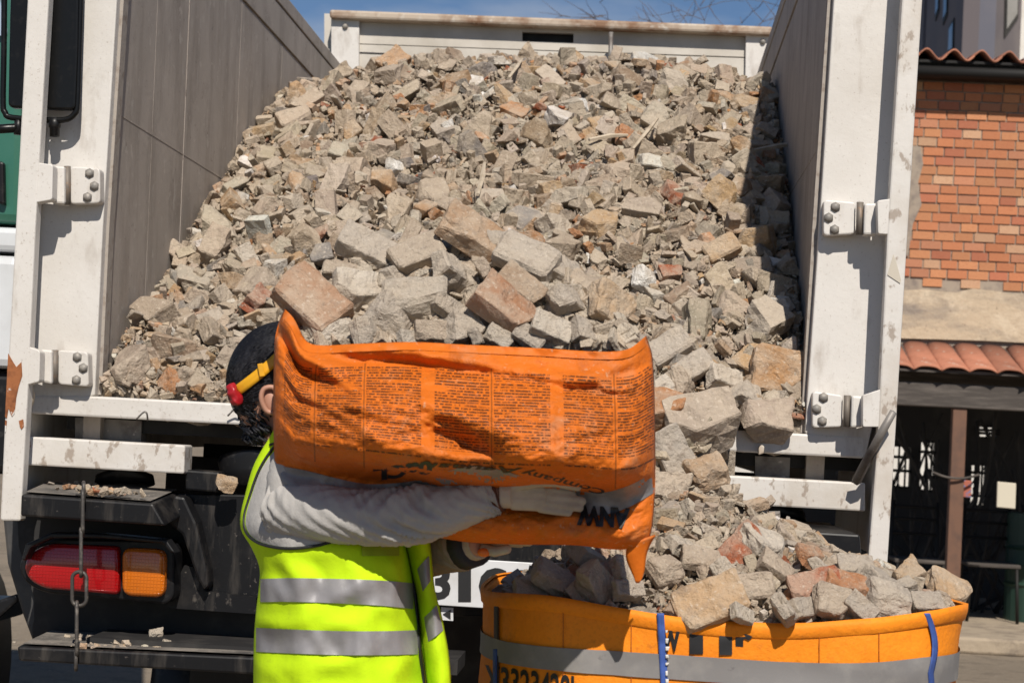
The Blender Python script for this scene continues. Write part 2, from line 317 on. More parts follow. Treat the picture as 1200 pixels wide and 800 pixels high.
# open doors folded back against the sides: frame strip seen edge-on, panel running forward
YD = YR - .135
def door(strip, lugs, xin):
    d = obj('rear_door', ppx(strip, YD, .045), M['white_scuffed'] if xin[0][0] > 500 else M['white'], truck, bevel=.005)
    d['label'] = 'open white door frame with peeling paint'
    p0, p1 = P(*xin[0], YD + .05), P(*xin[1], YD + .05)
    obj('door_panel', loft_bm([[Vector((p0.x - .02, YD + .12, p0.z)), Vector((p0.x + .02, YD + .12, p0.z)), Vector((p1.x + .02, YD + .12, p1.z)), Vector((p1.x - .02, YD + .12, p1.z))],
                               [Vector((p0.x - .02, 6.0, p0.z)), Vector((p0.x + .02, 6.0, p0.z)), Vector((p1.x + .02, 6.0, p1.z)), Vector((p1.x - .02, 6.0, p1.z))]]), M['white'], d)
    for l in lugs: obj('lug', ppx(round_poly(l, 3), YD + .002, .043), M['white'], d, bevel=.003)
    return d
dl = door([(44, -235), (70, -235), (57, 0), (41.5, 267), (32, 470), (24, 610), (0, 610), (5, 500), (18, 267), (32, 0)],
          [[(40, 190), (62, 193), (61, 234), (38, 238)], [(28, 404), (47, 411), (46, 447), (26, 452)]], ((8, 600), (54, -225)))
dr = door([(1072, -228), (1096, -228), (1081, 0), (1064, 267), (1050, 500), (1040, 662), (1017, 658), (1028, 520), (1040, 267), (1057, 0)],
          [[(1028, 235), (1050, 232), (1050, 275), (1029, 274)], [(1011, 463), (1035, 455), (1034, 500), (1011, 500)]], ((1032, 650), (1086, -218)))
# rust on the left door foot, standing a hair proud of the paint
bm = bmesh.new()
ppx([(9.5, 414), (14, 422), (19, 430), (25, 424), (26, 440), (22, 452), (19, 466), (17, 484), (14, 488), (10, 478), (8, 490), (5.8, 488), (8, 445)], YD - .0025, .002, bm)
obj('rust_patch', bm, M['rust'], dl)
obj('rust_patch', ppx([(22, 493), (27, 491), (28, 499), (25, 503), (23, 499)], YD - .0025, .002), M['rust'], dl)
obj('rust_patch', ppx([(6, 492), (8, 493), (7, 505), (5.6, 507)], YD - .0025, .002), M['rust'], dl)
obj('paint_flake', ppx([(1047, 298), (1050, 306), (1056, 328), (1055, 332), (1040, 322)], YD - .0025, .002), mat('undercoat', (0.50, 0.45, 0.37), 0.7), dr)
obj('rag', ell_bm(P(33, 465, YD + .05), .018, .02, .034, u=10, v=8), M['splinter'], dl, True)

def hinge(plate, pin, knuckle, bolts, post):
    h = obj('hinge', ppx(round_poly(plate, 5), YR - .045, .044), M['white'], post, bevel=.004)
    obj('pin', tube_bm([P(*pin[0], YR - .062), P(*pin[1], YR - .062)], .0095, 12), M['pin'], h, True)
    obj('knuckle', ppx(knuckle, YR - .085, .06), M['white'], h, bevel=.006)
    for b in bolts:
        c = P(*b, YR - .047); bb = ell_bm(c, .0115, .009, .0115, u=14, v=10)
        tube_bm([c + Vector((0, -.002, 0)), c + Vector((0, .012, 0))], .0138, 6, bb)
        obj('bolt', bb, M['bolt'], h, True)
hinge([(82, 195), (117, 197), (117.5, 238), (82, 239)], ((79, 195), (79, 240)), [(60, 194), (75.5, 195), (75.5, 239), (60, 238)], [(105, 203), (110.5, 218), (102.5, 231)], pl)
hinge([(67, 410), (103, 412), (104, 453), (68, 450)], ((64.5, 410), (64, 450)), [(47, 409), (61, 410), (60.5, 450), (46.5, 447)], [(90.5, 418), (97.5, 431), (89.5, 445)], pl)
hinge([(965, 234), (1003, 237), (1002, 274), (965, 276)], ((1008, 237), (1007, 275)), [(1013, 238), (1028.5, 238), (1028, 275), (1012, 275)], [(979, 242.5), (971, 255), (978, 269)], pr)
hinge([(952, 458), (988, 463), (987, 500), (952, 501)], ((993, 463), (992, 500)), [(998, 463), (1012, 464), (1011, 500), (997, 501)], [(965, 465.5), (957, 479), (963.5, 493)], pr)

# beams below the sill
for pts in ([(28, 511), (217, 521.5), (215.5, 555), (26, 544.5)], [(838, 556), (1014, 565.5), (1014, 599), (829, 589)]):
    obj('under_beam', ppx(pts, YR - .02, .09), M['white_scuffed'], truck, bevel=.005)
for pts in ([(88, 489), (166, 493), (165, 520), (88, 516)], [(885, 534), (926, 536), (925, 562), (885, 560)]):
    obj('bracket', ppx(pts, YR + .12, .06), M['steel'], truck)
obj('cross_member', box_bm(-1.45, .5, YR + .62, YR + .74, 1.02, 1.32), M['chassis'], truck)
for x in (-1.0, -.15): obj('chassis_rail', box_bm(x - .05, x + .05, YR + .15, 10.6, .78, 1.12), M['chassis'], truck)
obj('shield', box_bm(-1.38, .40, YR + .80, YR + .84, .35, 1.36), M['chassis'], truck)
obj('lever', tube_bm([P(1047, 482, YR - .19), P(1030, 512, YR - .17), P(1003, 564, YR - .06)], [.010, .012, .014], 5), M['steel'], truck, True)
# things on the bumper shelf
obj('rubber_buffer', loft_bm([[P(cx + w * cos(a), cy + 6 * sin(a), YR + .12 + .05 * sin(a)) for a in np.linspace(0, 2*pi, 20, endpoint=False)] for cx, cy, w in ((146, 567, 36), (146, 557, 34), (146, 555, 28))]), M['black_clean'], truck, True)
obj('rubber_buffer', loft_bm([[P(cx + w * cos(a), cy + 5 * sin(a), YR + .12 + .05 * sin(a)) for a in np.linspace(0, 2*pi, 20, endpoint=False)] for cx, cy, w in ((292, 572, 32), (292, 553, 34), (293, 541, 38), (294, 534, 36), (296, 531, 26))]), M['black_clean'], truck, True)
obj('bracket', ppx([(217, 550), (257, 553), (256, 577), (217, 574)], YR + .02, .12), M['black'], truck, bevel=.006)
obj('rubber_buffer', loft_bm([[P(cx + w * cos(a), cy + 6 * sin(a), YR + .12 + .05 * sin(a)) for a in np.linspace(0, 2*pi, 20, endpoint=False)] for cx, cy, w in ((905, 611, 40), (905, 600, 38), (905, 598, 30))]), M['black_clean'], truck, True)

# black bumper
def faces_bm(vs, fs):
    bm = bmesh.new(); V = [bm.verts.new(P(*v)) for v in vs]
    for f in fs: bm.faces.new([V[i] for i in f])
    return bm
bmp = obj('bumper', ppx([(206, 578), (300, 580), (560, 592), (830, 606), (830, 726), (560, 722), (300, 719), (199, 713), (205, 700), (226, 655), (243, 690)], YR + .06, .05), M['black'], truck, bevel=.004)
def wing(fr, back, side):
    n = len(fr)
    vs = [(x, y, YR - .22) for x, y in fr] + [(x, y, YR + .13) for x, y in back]
    bm = bmesh.new(); V = [bm.verts.new(P(*v)) for v in vs]
    bm.faces.new(V[:4]); bm.faces.new(V[4:][::-1])
    for i in range(4): bm.faces.new((V[i], V[4+i], V[4+(i+1) % 4], V[(i+1) % 4]))
    return bm
wg = obj('bumper_wing', wing([(25, 579), (179, 590), (194, 616), (24, 604.5)], [(52, 565.5), (214, 575), (224, 598), (52, 592)], 0), M['black'], bmp, bevel=.006)
obj('dust_layer', faces_bm([(30, 577.6, YR - .2), (176, 588.4, YR - .2), (208, 574.6, YR + .1), (56, 565.8, YR + .1)], [(0, 1, 2, 3)]), M['dusty_black'], wg)
for p in wg.children[0].data.vertices: p.co.z += .004
obj('fin', ppx([(203, 580), (216, 582), (230, 612), (243, 668), (244, 686), (239, 692), (230, 676), (213, 626), (196, 612)], YR - .02, .075), M['black'], bmp, bevel=.008)
obj('bumper_wing', wing([(815, 614), (1008, 626), (1010, 650), (815, 640)], [(818, 604), (972, 612), (975, 640), (818, 632)], 0), M['black'], bmp, bevel=.006)
# tail lamp
obj('dark_backing', ppx([(20, 600), (330, 615), (330, 775), (40, 760), (40, 700), (22, 640)], YR + .135, .01), M['chassis'], bmp)  # black sheet added behind the lamp so the gaps stay dark
def lamp_poly(x0, yc, x1, h, rx, rr):
    # outline of the lamp: a half round on the left, a rounded corner pair on the right (counter-clockwise in pixels)
    k = lambda x: (x - 110) * .035
    pts = [(x0 + rx * 1.6 * (1 - cos(a)), yc + k(x0 + 20) + h * .92 * sin(a)) for a in np.linspace(0, -pi/2, 10)]
    pts += [(x1 - rr + rr * sin(a), yc + k(x1) - h + rr - rr * cos(a)) for a in np.linspace(0, pi/2, 6)]
    pts += [(x1 - rr + rr * cos(a), yc + k(x1) + h - rr + rr * sin(a)) for a in np.linspace(0, pi/2, 6)]
    pts += [(x0 + rx * 1.6 * (1 - cos(a)), yc + k(x0 + 20) + h * .85 * sin(a)) for a in np.linspace(pi/2, .1, 10)]
    return pts
lamp = obj('tail_lamp', ppx(lamp_poly(23, 667, 204, 37, 31, 14), YR - .055, .10), M['black_clean'], truck, bevel=.006)
obj('lamp_hood', ppx([(25, 655), (30, 637), (60, 624), (120, 625), (195, 632), (206, 648), (199, 646), (190, 636), (118, 630), (60, 630), (36, 641), (28, 657)], YR - .14, .06), M['black_clean'], lamp, bevel=.004)
rl = obj('red_lens', ppx(lamp_poly(28, 667, 300, 30.5, 24, 12)[:10] + [(138.5, 640), (138.5, 697)] + lamp_poly(28, 667, 300, 30.5, 24, 12)[-10:], YR - .085, .06), M['red_lens'], lamp, bevel=.012, smooth_shade=True)
al = obj('amber_lens', ppx(round_poly([(142, 641), (193, 643.5), (192, 700.5), (142, 698)], 13, 8), YR - .085, .06), M['amber_lens'], lamp, bevel=.012, smooth_shade=True)
obj('bracket', ppx([(196, 712), (202, 690), (216, 662), (226, 664), (240, 692), (300, 700), (300, 719)], YR + .02, .03), M['black'], bmp)
# step
obj('step', wing([(20, 757), (520, 780), (520, 803), (22, 774)], [(56, 738), (520, 763), (520, 780), (56, 750)], 0), M['black'], truck, bevel=.006)
obj('dust_layer', faces_bm([(26, 755.5, YR - .2), (518, 778, YR - .2), (518, 763.5, YR + .1), (60, 739.5, YR + .1)], [(0, 1, 2, 3)]), M['dusty_black'], truck.children[-1])
for p in truck.children[-1].children[0].data.vertices if truck.children[-1].children else []: p.co.z += .004
obj('step_bracket', box_bm(-1.45, -.45, YR - .12, YR + .1, .80, .84), M['chassis'], truck)
# chain from bumper to step
ch = thing('chain', None, None, P(93, 690, YR - .25), parent=truck)
def rnd_link(cx, cy, w, h, Y, edge_on=False, r=.0052):
    pts = []
    for k in range(28):
        a = 2*pi*k/28; sx, sy = cos(a), sin(a)
        x = w * sx; y = (h - w) * (1 if sy > 0 else -1) + w * sy
        pts.append(P(cx + (0 if edge_on else x), cy + y, Y + (x / 460 if edge_on else 0)))
    bm = bmesh.new(); tube_bm(pts + pts[:1], r, 8, bm, caps=False); bmesh.ops.remove_doubles(bm, verts=bm.verts[:], dist=1e-5); return bm
obj('link', rnd_link(93, 689.5, 8.5, 20, YR - .25), M['chain'], ch, True)
obj('link', rnd_link(95, 647, 7.5, 28, YR - .25, True), M['chain'], ch, True)
obj('link', rnd_link(97, 600, 7.5, 26, YR - .25, True), M['chain'], ch, True)
obj('link', rnd_link(98, 577, 7.5, 12, YR - .235, True), M['chain'], ch, True)
obj('link', rnd_link(90, 737, 7.5, 32, YR - .25, True), M['chain'], ch, True)
obj('link', rnd_link(89, 774, 7.5, 10, YR - .245, True), M['chain'], ch, True)
# number plate
plate = obj('number_plate', ppx(round_poly([(424, 647), (646, 660.5), (645, 717), (423, 703)], 4), YR - .03, .012), M['plate'], truck, bevel=.002)
def text_mesh(txt, bold=0.0, size=1.0):
    c = bpy.data.curves.new('lettering', 'FONT'); c.body = txt; c.size = size; c.offset = bold; c.resolution_u = 3; c.align_x = 'LEFT'
    o = bpy.data.objects.new('lettering', c); COL.objects.link(o); dg = bpy.context.evaluated_depsgraph_get(); dg.update()
    me = bpy.data.meshes.new_from_object(o.evaluated_get(dg)); bpy.data.objects.remove(o); bpy.data.curves.remove(c); return me
def letter(name, txt, fn, m, parent, bold=0.02, sub=0):
    # fn maps (s,t) in the unit box of the lettering onto a surface point
    me = text_mesh(txt, bold); bm = bmesh.new(); bm.from_mesh(me); bpy.data.meshes.remove(me)
    xs = [v.co.x for v in bm.verts]; ys = [v.co.y for v in bm.verts]; x0, x1, y0, y1 = min(xs), max(xs), min(ys), max(ys)
    if sub:
        bmesh.ops.triangulate(bm, faces=bm.faces[:])
        for _ in range(sub):
            es = [e for e in bm.edges if e.calc_length() > .12]
            if es: bmesh.ops.subdivide_edges(bm, edges=es, cuts=1); bmesh.ops.triangulate(bm, faces=bm.faces[:])
    for v in bm.verts: v.co = fn((v.co.x - x0) / (x1 - x0), (v.co.y - y0) / (y1 - y0))
    return obj(name, bm, m, parent, recalc=False)
for t, x0, x1, y0 in (('3', 503, 528, 661), ('1', 537, 552, 663.5), ('G', 561, 594, 665), ('T', 604, 634, 667.5), ('8', 468, 494, 659), ('4', 434, 460, 657)):
    letter('character', t, lambda s, q, x0=x0, x1=x1, y0=y0: P(x0 + s * (x1 - x0), y0 + 41 * (1 - q), YR - .0325), M['ink'], plate, .03)
obj('marker', ppx([(517, 711), (531, 712), (531, 727), (517, 726)], YR - .01, .01), M['plate'], truck)
obj('marker', ppx([(528, 714), (528, 725), (519, 719)], YR - .013, .002), M['ink'], truck)
# mudguard, wheels
obj('mudguard', ppx([(2, 600), (48, 603), (50, 700), (38, 752), (26, 720), (8, 660)], YR + .16, .5), mat('grey mudguard', (0.035, 0.036, 0.038), 0.5, layers=[dict(scale=7, col=(0.10, 0.09, 0.08), lo=.5, hi=.8)]), truck, bevel=.01)
for wx in (-1.42, .22):
    wh = thing('wheel', None, None, (wx, 6.5, .47), parent=truck)
    def ringpts(r, x): return [Vector((wx + x, 6.5 + r * cos(a), .47 + r * sin(a))) for a in np.linspace(0, 2*pi, 36, endpoint=False)]
    obj('tyre', loft_bm([ringpts(.28, -.1), ringpts(.44, -.13), ringpts(.47, -.09), ringpts(.47, .09), ringpts(.44, .13), ringpts(.28, .1)]), M['black_clean'], wh, True)
    obj('rim', loft_bm([ringpts(.279, -.08), ringpts(.2, -.05), ringpts(.08, -.07), ringpts(.08, .07), ringpts(.2, .05), ringpts(.279, .08)]), M['steel'], wh, True)
# the cab in front of the body
cab = obj('cab', box_bm(-1.6, .58, 9.35, 11.0, .75, 2.75), M['white'], truck, bevel=.08)
obj('windscreen', box_bm(-1.45, .43, 10.995, 11.02, 1.65, 2.5), M['glass'], cab)
for wx in (-1.42, .36):
    wh = thing('wheel', None, None, (wx, 10.3, .47), parent=truck)
    def ringpts2(r, x): return [Vector((wx + x, 10.3 + r * cos(a), .47 + r * sin(a))) for a in np.linspace(0, 2*pi, 36, endpoint=False)]
    obj('tyre', loft_bm([ringpts2(.28, -.1), ringpts2(.44, -.13), ringpts2(.47, -.09), ringpts2(.47, .09), ringpts2(.44, .13), ringpts2(.28, .1)]), M['black_clean'], wh, True)
    obj('rim', loft_bm([ringpts2(.279, -.08), ringpts2(.2, -.05), ringpts2(.08, -.07), ringpts2(.08, .07), ringpts2(.2, .05), ringpts2(.279, .08)]), M['steel'], wh, True)

# ------------------------------------------------------------------ green and white lorry parked alongside on the left
YLo = 6.3
lorry = thing('parked_lorry', 'green and white lorry parked alongside, only a sliver and its mirror showing', 'lorry', tuple(P(-120, 1000, YLo))[:2] + (0,))
cab2 = obj('cab', ppx([(-420, -160), (28, -140), (27, 30), (26, 262), (-420, 240)], YLo, 1.6), M['green'], lorry, bevel=.03)
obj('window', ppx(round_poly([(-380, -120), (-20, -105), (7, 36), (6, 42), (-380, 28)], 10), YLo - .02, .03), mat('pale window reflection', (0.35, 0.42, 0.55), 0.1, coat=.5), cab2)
obj('lower_panel', ppx([(-420, 246), (27, 267), (24, 295), (-420, 274)], YLo - .03, 1.6), M['lorry_white'], lorry, bevel=.02)
obj('lower_panel', ppx([(-420, 279), (24, 300), (21, 432), (-420, 411)], YLo - .05, 1.6), M['lorry_white'], lorry, bevel=.03)
obj('cab_step', ppx([(-420, 414), (21, 435), (60, 480), (75, 560), (-420, 530)], YLo - .01, 1.5), M['black_clean'], lorry, bevel=.03)
obj('handle', ppx([(-4, 188), (4, 190), (5, 240), (-4, 238)], YLo - .03, .03), M['black_clean'], cab2, bevel=.008)
obj('side_skirt', ppx([(30, 484), (76, 487), (74, 508), (30, 511)], YLo - .4, .3), M['lorry_white'], lorry)
for px in (-300, -60):
    c = P(px, 640, YLo + .5); wh = thing('wheel', None, None, (c.x, c.y, .45), parent=lorry)
    def rp3(r, x): return [Vector((c.x + x, c.y + r * cos(a), .45 + r * sin(a))) for a in np.linspace(0, 2*pi, 30, endpoint=False)]
    obj('tyre', loft_bm([rp3(.26, -.1), rp3(.43, -.12), rp3(.45, -.08), rp3(.45, .08), rp3(.43, .12), rp3(.26, .1)]), M['black_clean'], wh, True)
    obj('rim', loft_bm([rp3(.258, -.08), rp3(.1, -.05), rp3(.1, .05), rp3(.258, .08)]), M['steel'], wh, True)
obj('bumper_bar', ppx([(-420, 690), (-10, 706), (20, 695), (22, 703), (-8, 730), (-420, 722)], YLo + .1, .3), M['black_clean'], lorry, bevel=.01)
YM = YR - .075
mh = obj('mirror', ppx(round_poly([(14, -70), (93, -66), (91, 60), (88, 129), (9, 126), (11, 20)], 7), YM, .03), M['mirror_back'], lorry, bevel=.006)
tp = [(10, -80), (6, -62), (4.5, 60), (3.5, 120), (6, 132), (14, 138), (60, 141), (78, 140), (87, 134), (90.5, 122), (92.5, 60), (95.5, -60), (90, -76), (50, -82), (10, -80)]
obj('mirror_frame', tube_bm(arcpts([P(x, y, YM + .015) for x, y in tp], 4), .0085, 10, caps=False), M['mirror_back'], mh, True)
obj('mirror_mount', tube_bm([P(64, 139, YM + .02), P(64, 149, YM + .02), P(64, 150, YM + .02), P(64, 160, YM + .02)], [.017, .017, .014, .014], 10), M['black_clean'], mh, True)
obj('mirror_mount', tube_bm([P(22, 139, YM + .02), P(21, 158, YM + .02)], .012, 10), M['black_clean'], mh, True)
obj('mirror_arm', tube_bm(arcpts([P(21, 150, YM + .02), P(-30, 152, YM + .05), P(-120, 150, 5.5), P(-150, 150, YLo + .05)], 6), .013, 10), M['mirror_back'], lorry, True)

# ------------------------------------------------------------------ broken masonry
def fragment(dims, cuts, sub=0, rough=0.0, seed=0, maxcut=.42, bev=.045):
    r = random.Random(seed); bm = bmesh.new(); bmesh.ops.create_cube(bm, size=1.0)
    for v in bm.verts: v.co = Vector((v.co.x * dims[0], v.co.y * dims[1], v.co.z * dims[2])) * (1 + r.uniform(-.06, .06))
    for _ in range(cuts):
        n = Vector((r.gauss(0, 1), r.gauss(0, 1), r.gauss(0, 1))).normalized()
        sup = max(v.co.dot(n) for v in bm.verts); inf = min(v.co.dot(n) for v in bm.verts)
        d = sup - (sup - inf) * r.uniform(.04, maxcut)
        bmesh.ops.bisect_plane(bm, geom=bm.verts[:] + bm.edges[:] + bm.faces[:], plane_co=n * d, plane_no=n, clear_outer=True)
        be = [e for e in bm.edges if e.is_boundary]
        if be: bmesh.ops.holes_fill(bm, edges=be, sides=0)
    bmesh.ops.remove_doubles(bm, verts=bm.verts[:], dist=.03)
    if bev:
        bmesh.ops.recalc_face_normals(bm, faces=bm.faces[:])
        bmesh.ops.bevel(bm, geom=[e for e in bm.edges if e.is_manifold and e.calc_face_angle(0) > .35], offset=bev * r.uniform(.5, 1.4), segments=1, affect='EDGES', clamp_overlap=True)
        bmesh.ops.remove_doubles(bm, verts=bm.verts[:], dist=.004)
    if sub:
        bmesh.ops.triangulate(bm, faces=bm.faces[:])
        for _ in range(sub): 
            es = [e for e in bm.edges if e.calc_length() > .22]
            if es: bmesh.ops.subdivide_edges(bm, edges=es, cuts=1); bmesh.ops.triangulate(bm, faces=bm.faces[:])
        off = Vector((seed * 3.7, seed * 1.3, 0)); bm.normal_update()
        for v in bm.verts: v.co += v.normal * (noise.noise(v.co * 5 + off) * rough + noise.noise(v.co * 13 + off) * rough * .5)
    bmesh.ops.triangulate(bm, faces=bm.faces[:]); bmesh.ops.recalc_face_normals(bm, faces=bm.faces[:])
    V = np.array([v.co[:] for v in bm.verts]); bm.verts.index_update(); T = np.array([[v.index for v in f.verts] for f in bm.faces])
    V = V - (V.max(0) + V.min(0)) / 2; V /= (V.max(0) - V.min(0)).max(); bm.free(); return V, T
BIG = [fragment((1, random.uniform(.45, .68), random.uniform(.28, .45)), random.randint(1, 3), 2, .035, 100 + i, .30, .02) for i in range(18)] + \
      [fragment((1, random.uniform(.7, 1), random.uniform(.5, .8)), random.randint(3, 6), 2, .055, 200 + i, .34, .025) for i in range(12)]
MID = [fragment((1, random.uniform(.4, .9), random.uniform(.15, .55)), random.randint(1, 4), 0, 0, 300 + i, .42, .022) for i in range(22)] + [fragment((1, .9, .7), 5, 0, 0, 340 + i, .42, .03) for i in range(8)]
SMALL = [fragment((1, random.uniform(.25, .9), random.uniform(.1, .5)), random.randint(1, 3), 0, 0, 400 + i, .5, 0) for i in range(16)]
# close-up fragments keep brick proportions
NEAR = [fragment((1, .62, .36), 1 + i % 3, 3, .035, 500 + i, .22) for i in range(8)] + [fragment((1, .8, .55), 5, 3, .06, 520 + i, .32) for i in range(6)]
PAL = [((0.395, 0.315, 0.235), .32), ((0.335, 0.275, 0.210), .20), ((0.43, 0.37, 0.295), .15), ((0.28, 0.205, 0.14), .08), ((0.38, 0.25, 0.145), .11), ((0.40, 0.20, 0.095), .045), ((0.30, 0.10, 0.05), .018), ((0.64, 0.61, 0.56), .02), ((0.22, 0.195, 0.175), .045)]
PC = np.array([p[0] for p in PAL]); PW = np.array([p[1] for p in PAL]); PW /= PW.sum()
def colors(n):
    c = PC[rng.choice(len(PC), n, p=PW)]; return np.clip(c * rng.uniform(.82, 1.16, (n, 1)) * rng.uniform(.97, 1.03, (n, 3)), 0, .9)
def rotmats(n, nrm, tilt):
    # random spin about the surface normal plus a random tilt
    out = np.empty((n, 3, 3))
    for i in range(n):
        q = Vector(nrm[i]).to_track_quat('Z', 'Y').to_matrix()
        e = Euler((random.gauss(0, tilt), random.gauss(0, tilt), random.uniform(0, 2*pi))).to_matrix()
        out[i] = np.array(q @ e)
    return out
def merged(name, insts, m, parent=None):
    # insts: (V, T, pos, rot, scale, col) all joined into one mesh
    vs, ts, cs, k = [], [], [], 0
    for V, T, p, r, s, c in insts:
        W = (V * s) @ r.T + p; vs.append(W); ts.append(T + k); k += len(V); cs.append(np.tile(np.append(c, 1.0), (len(V), 1)))
    vs = np.concatenate(vs); ts = np.concatenate(ts); cs = np.concatenate(cs)
    me = bpy.data.meshes.new(name); me.vertices.add(len(vs)); me.vertices.foreach_set('co', vs.ravel().astype(np.float32))
    me.loops.add(len(ts) * 3); me.loops.foreach_set('vertex_index', ts.ravel().astype(np.int32))
    me.polygons.add(len(ts)); me.polygons.foreach_set('loop_start', (np.arange(len(ts)) * 3).astype(np.int32)); me.polygons.foreach_set('loop_total', np.full(len(ts), 3, np.int32))
    a = me.attributes.new('tint', 'FLOAT_COLOR', 'POINT'); a.data.foreach_set('color', cs.ravel().astype(np.float32))
    me.polygons.foreach_set('use_smooth', [False] * len(ts)); me.update(); me.validate(); me.materials.append(m)
    o = bpy.data.objects.new(name, me); link(o, parent); o['kind'] = 'stuff'; return o
_mc = {}
def frag_mesh(lib, i):
    k = (id(lib), i)
    if k not in _mc:
        V, T = lib[i]; me = bpy.data.meshes.new('rubble_chunk'); me.from_pydata(V.tolist(), [], T.tolist()); me.materials.append(M['chunk']); me.update(); _mc[k] = me
    return _mc[k]
def chunk_obj(lib, i, p, r, s, c, label, group, name='rubble_chunk'):
    o = bpy.data.objects.new(name, frag_mesh(lib, i)); mw = Matrix(r.tolist() if hasattr(r, 'tolist') else r).to_4x4()
    o.matrix_world = Matrix.Translation(p) @ mw @ Matrix.Diagonal((*([s] * 3 if np.isscalar(s) else s), 1)); o.color = (*c, 1)
    COL.objects.link(o); return tag(o, label, 'rubble', group)

# heap in the truck: height over plan position (x, y)
def heap(x, y):
    t = y - YR; zc = 1.56
    if t > 0:
        z = zc + .545 * min(t, 2.3) + .03 * max(0, min(t - 2.3, 1.6))
    else: z = zc - .02
    w = (x + 1.48) / 1.95
    z += .10 * math.sin(pi * min(max(w, 0), 1)) * min(1, max(t, 0) / .6) - .05 * (1 - min(1, max(w, 0) * 4)) + .05 * max(0, min(1, (w - .55) * 3)) * min(1, max(0, t) / .3)
    z += .07 * max(.35, min(1, 1.7 - t * .45)) * noise.noise(Vector((x * 1.7, y * 1.7, 3))) + .035 * noise.noise(Vector((x * 5, y * 5, 9)))
    if t < .25: z = min(z, 1.50 + max(0, t) * .7 + .10 * max(0, min(1, (x + .35) / .3)))
    # rubble sliding over the sill on the right of the middle
    if t < .12:
        k = max(0, 1 - abs(x - (.06 + .06 * t)) / (.21 + .12 * t))
        if t < 0: z = 1.05 + (.50 + 1.15 * t) * min(1, k * 2.5) if k > 0 else 0
        else: z += .06 * k
    return z
def hnorm(f, x, y, e=.03):
    return Vector((-(f(x + e, y) - f(x - e, y)) / (2*e), -(f(x, y + e) - f(x, y - e)) / (2*e), 1)).normalized()
bm = bmesh.new(); nx, ny = 70, 130; G = []
for j in range(ny + 1):
    y = YR + .04 + (YF - YR - .05) * max(0, j - 1) / (ny - 1); row = []
    for i in range(nx + 1):
        x = -1.48 + 1.95 * i / nx; z = heap(x, y) - .028 if j else 1.43; xl, xr = XL(z) + .002, XR(z) - .002
        x = xl + (xr - xl) * i / nx; row.append(bm.verts.new((x, y, z + .02 * noise.noise(Vector((x * 25, y * 25, 0))))))
    G.append(row)
for j in range(ny):
    for i in range(nx): bm.faces.new((G[j][i], G[j][i+1], G[j+1][i+1], G[j+1][i]))
base = obj('rubble_bed', bm, M['dirt']); tag(base, 'fine grey dust and grit between the chunks in the truck', 'rubble', kind='stuff')

CELLS = 0
def sample(n, rmin, rmax, power, ymin=YR + .02, ymax=YF - .06):
    # more, and smaller, pieces per square metre towards the camera
    out = []
    for _ in range(n):
        u = random.random(); y = ymin + (ymax - ymin) * u ** 1.25
        s = rmin * (rmax / rmin) ** (random.random() ** power)
        z = heap(-.5, y); xl, xr = XL(z) + s * .42, XR(z) - s * .42
        out.append((random.uniform(xl, xr), y, s))
    return out
cells = {}
big = []
tries = sample(11000, .042, .130, 2.2); tries.sort(key=lambda q: -q[2])
for x, y, s in tries:
    ok = True; ci, cj = int(x / .2 + 50), int(y / .2)
    for a in (-1, 0, 1):
        for b in (-1, 0, 1):
            for X, Y_, S in cells.get((ci + a, cj + b), ()):
                if (X - x)**2 + (Y_ - y)**2 < ((S + s) * .50)**2: ok = False
    if ok: cells.setdefault((ci, cj), []).append((x, y, s)); big.append((x, y, s))
print('big chunks', len(big))
# slide over the sill
for x, y, s in ((.03, 5.02, .17), (.14, 5.0, .15), (.20, 5.06, .13), (-.02, 4.97, .15), (.09, 4.96, .14), (.0, 4.93, .12)): big.append((x, y, s))
insts_o, insts_s = [], []
for x, y, s in big:
    z = heap(x, y); nrm = hnorm(heap, x, y) if y > YR else Vector((0, -.6, .8))
    i = random.randrange(len(BIG)); r = rotmats(1, [nrm], .55)[0]; p = Vector((x, y, z + s * random.uniform(-.02, .34)))
    c = colors(1)[0]; V = BIG[i][0]; W = (V * s) @ r.T; hi, lo = W[:, 0].max(), W[:, 0].min()
    p.x = min(max(p.x, XL(p.z) - lo + .004), XR(p.z) - hi - .004); p.y = min(p.y, YF - .04 - W[:, 1].max())
    if y > YR and y < YR + .2: p.y = max(p.y, YR + .02 - W[:, 1].min() * .6)
    px, py = pix(p); hidden = not (0 < px < 1200 and 0 < py < 800) or (325 < px < 760 and py > 300) or px > 958 and py > 0
    insts_o.append((s / p.y * (0 if hidden else 1), i, p, r, s, c))
insts_o.sort(key=lambda q: -q[0])
def heap_label(p, s, c):
    px, py = pix(p); t = p.y - YR; w = (p.x - XL(p.z)) / (XR(p.z) - XL(p.z)); r, g, b = c
    colr = 'whitish' if min(c) > .5 else 'red' if r > 2.4 * g else 'orange-brown' if r > 1.75 * g else 'brown' if r > 1.42 * g else 'tan' if r > 1.245 * g else 'dark grey' if r < .27 else 'grey'
    size = 'large' if s > .115 else 'medium-sized' if s > .09 else 'small'
    row = 'spilling over the rear sill' if t < .02 else 'just behind the rear sill' if t < .3 else 'low on the truck heap' if t < .7 else 'a third up the truck heap' if t < 1.15 else 'halfway up the truck heap' if t < 1.7 else 'high on the truck heap' if t < 2.4 else 'near the crest of the truck heap'
    col = 'against the left wall' if w < .12 else 'left of the middle' if w < .38 else 'at the middle' if w < .58 else 'right of the middle' if w < .84 else 'against the right wall'
    return f'{size} {colr} masonry chunk {row}, {col}'
for k, (sz, i, p, r, s, c) in enumerate(insts_o):
    if k < 300 and sz > 0: chunk_obj(BIG, i, p, r, s, c, heap_label(p, s, c), 'rubble chunks heaped in the truck body')
    else: insts_s.append((*BIG[i], np.array(p), r, s, c))
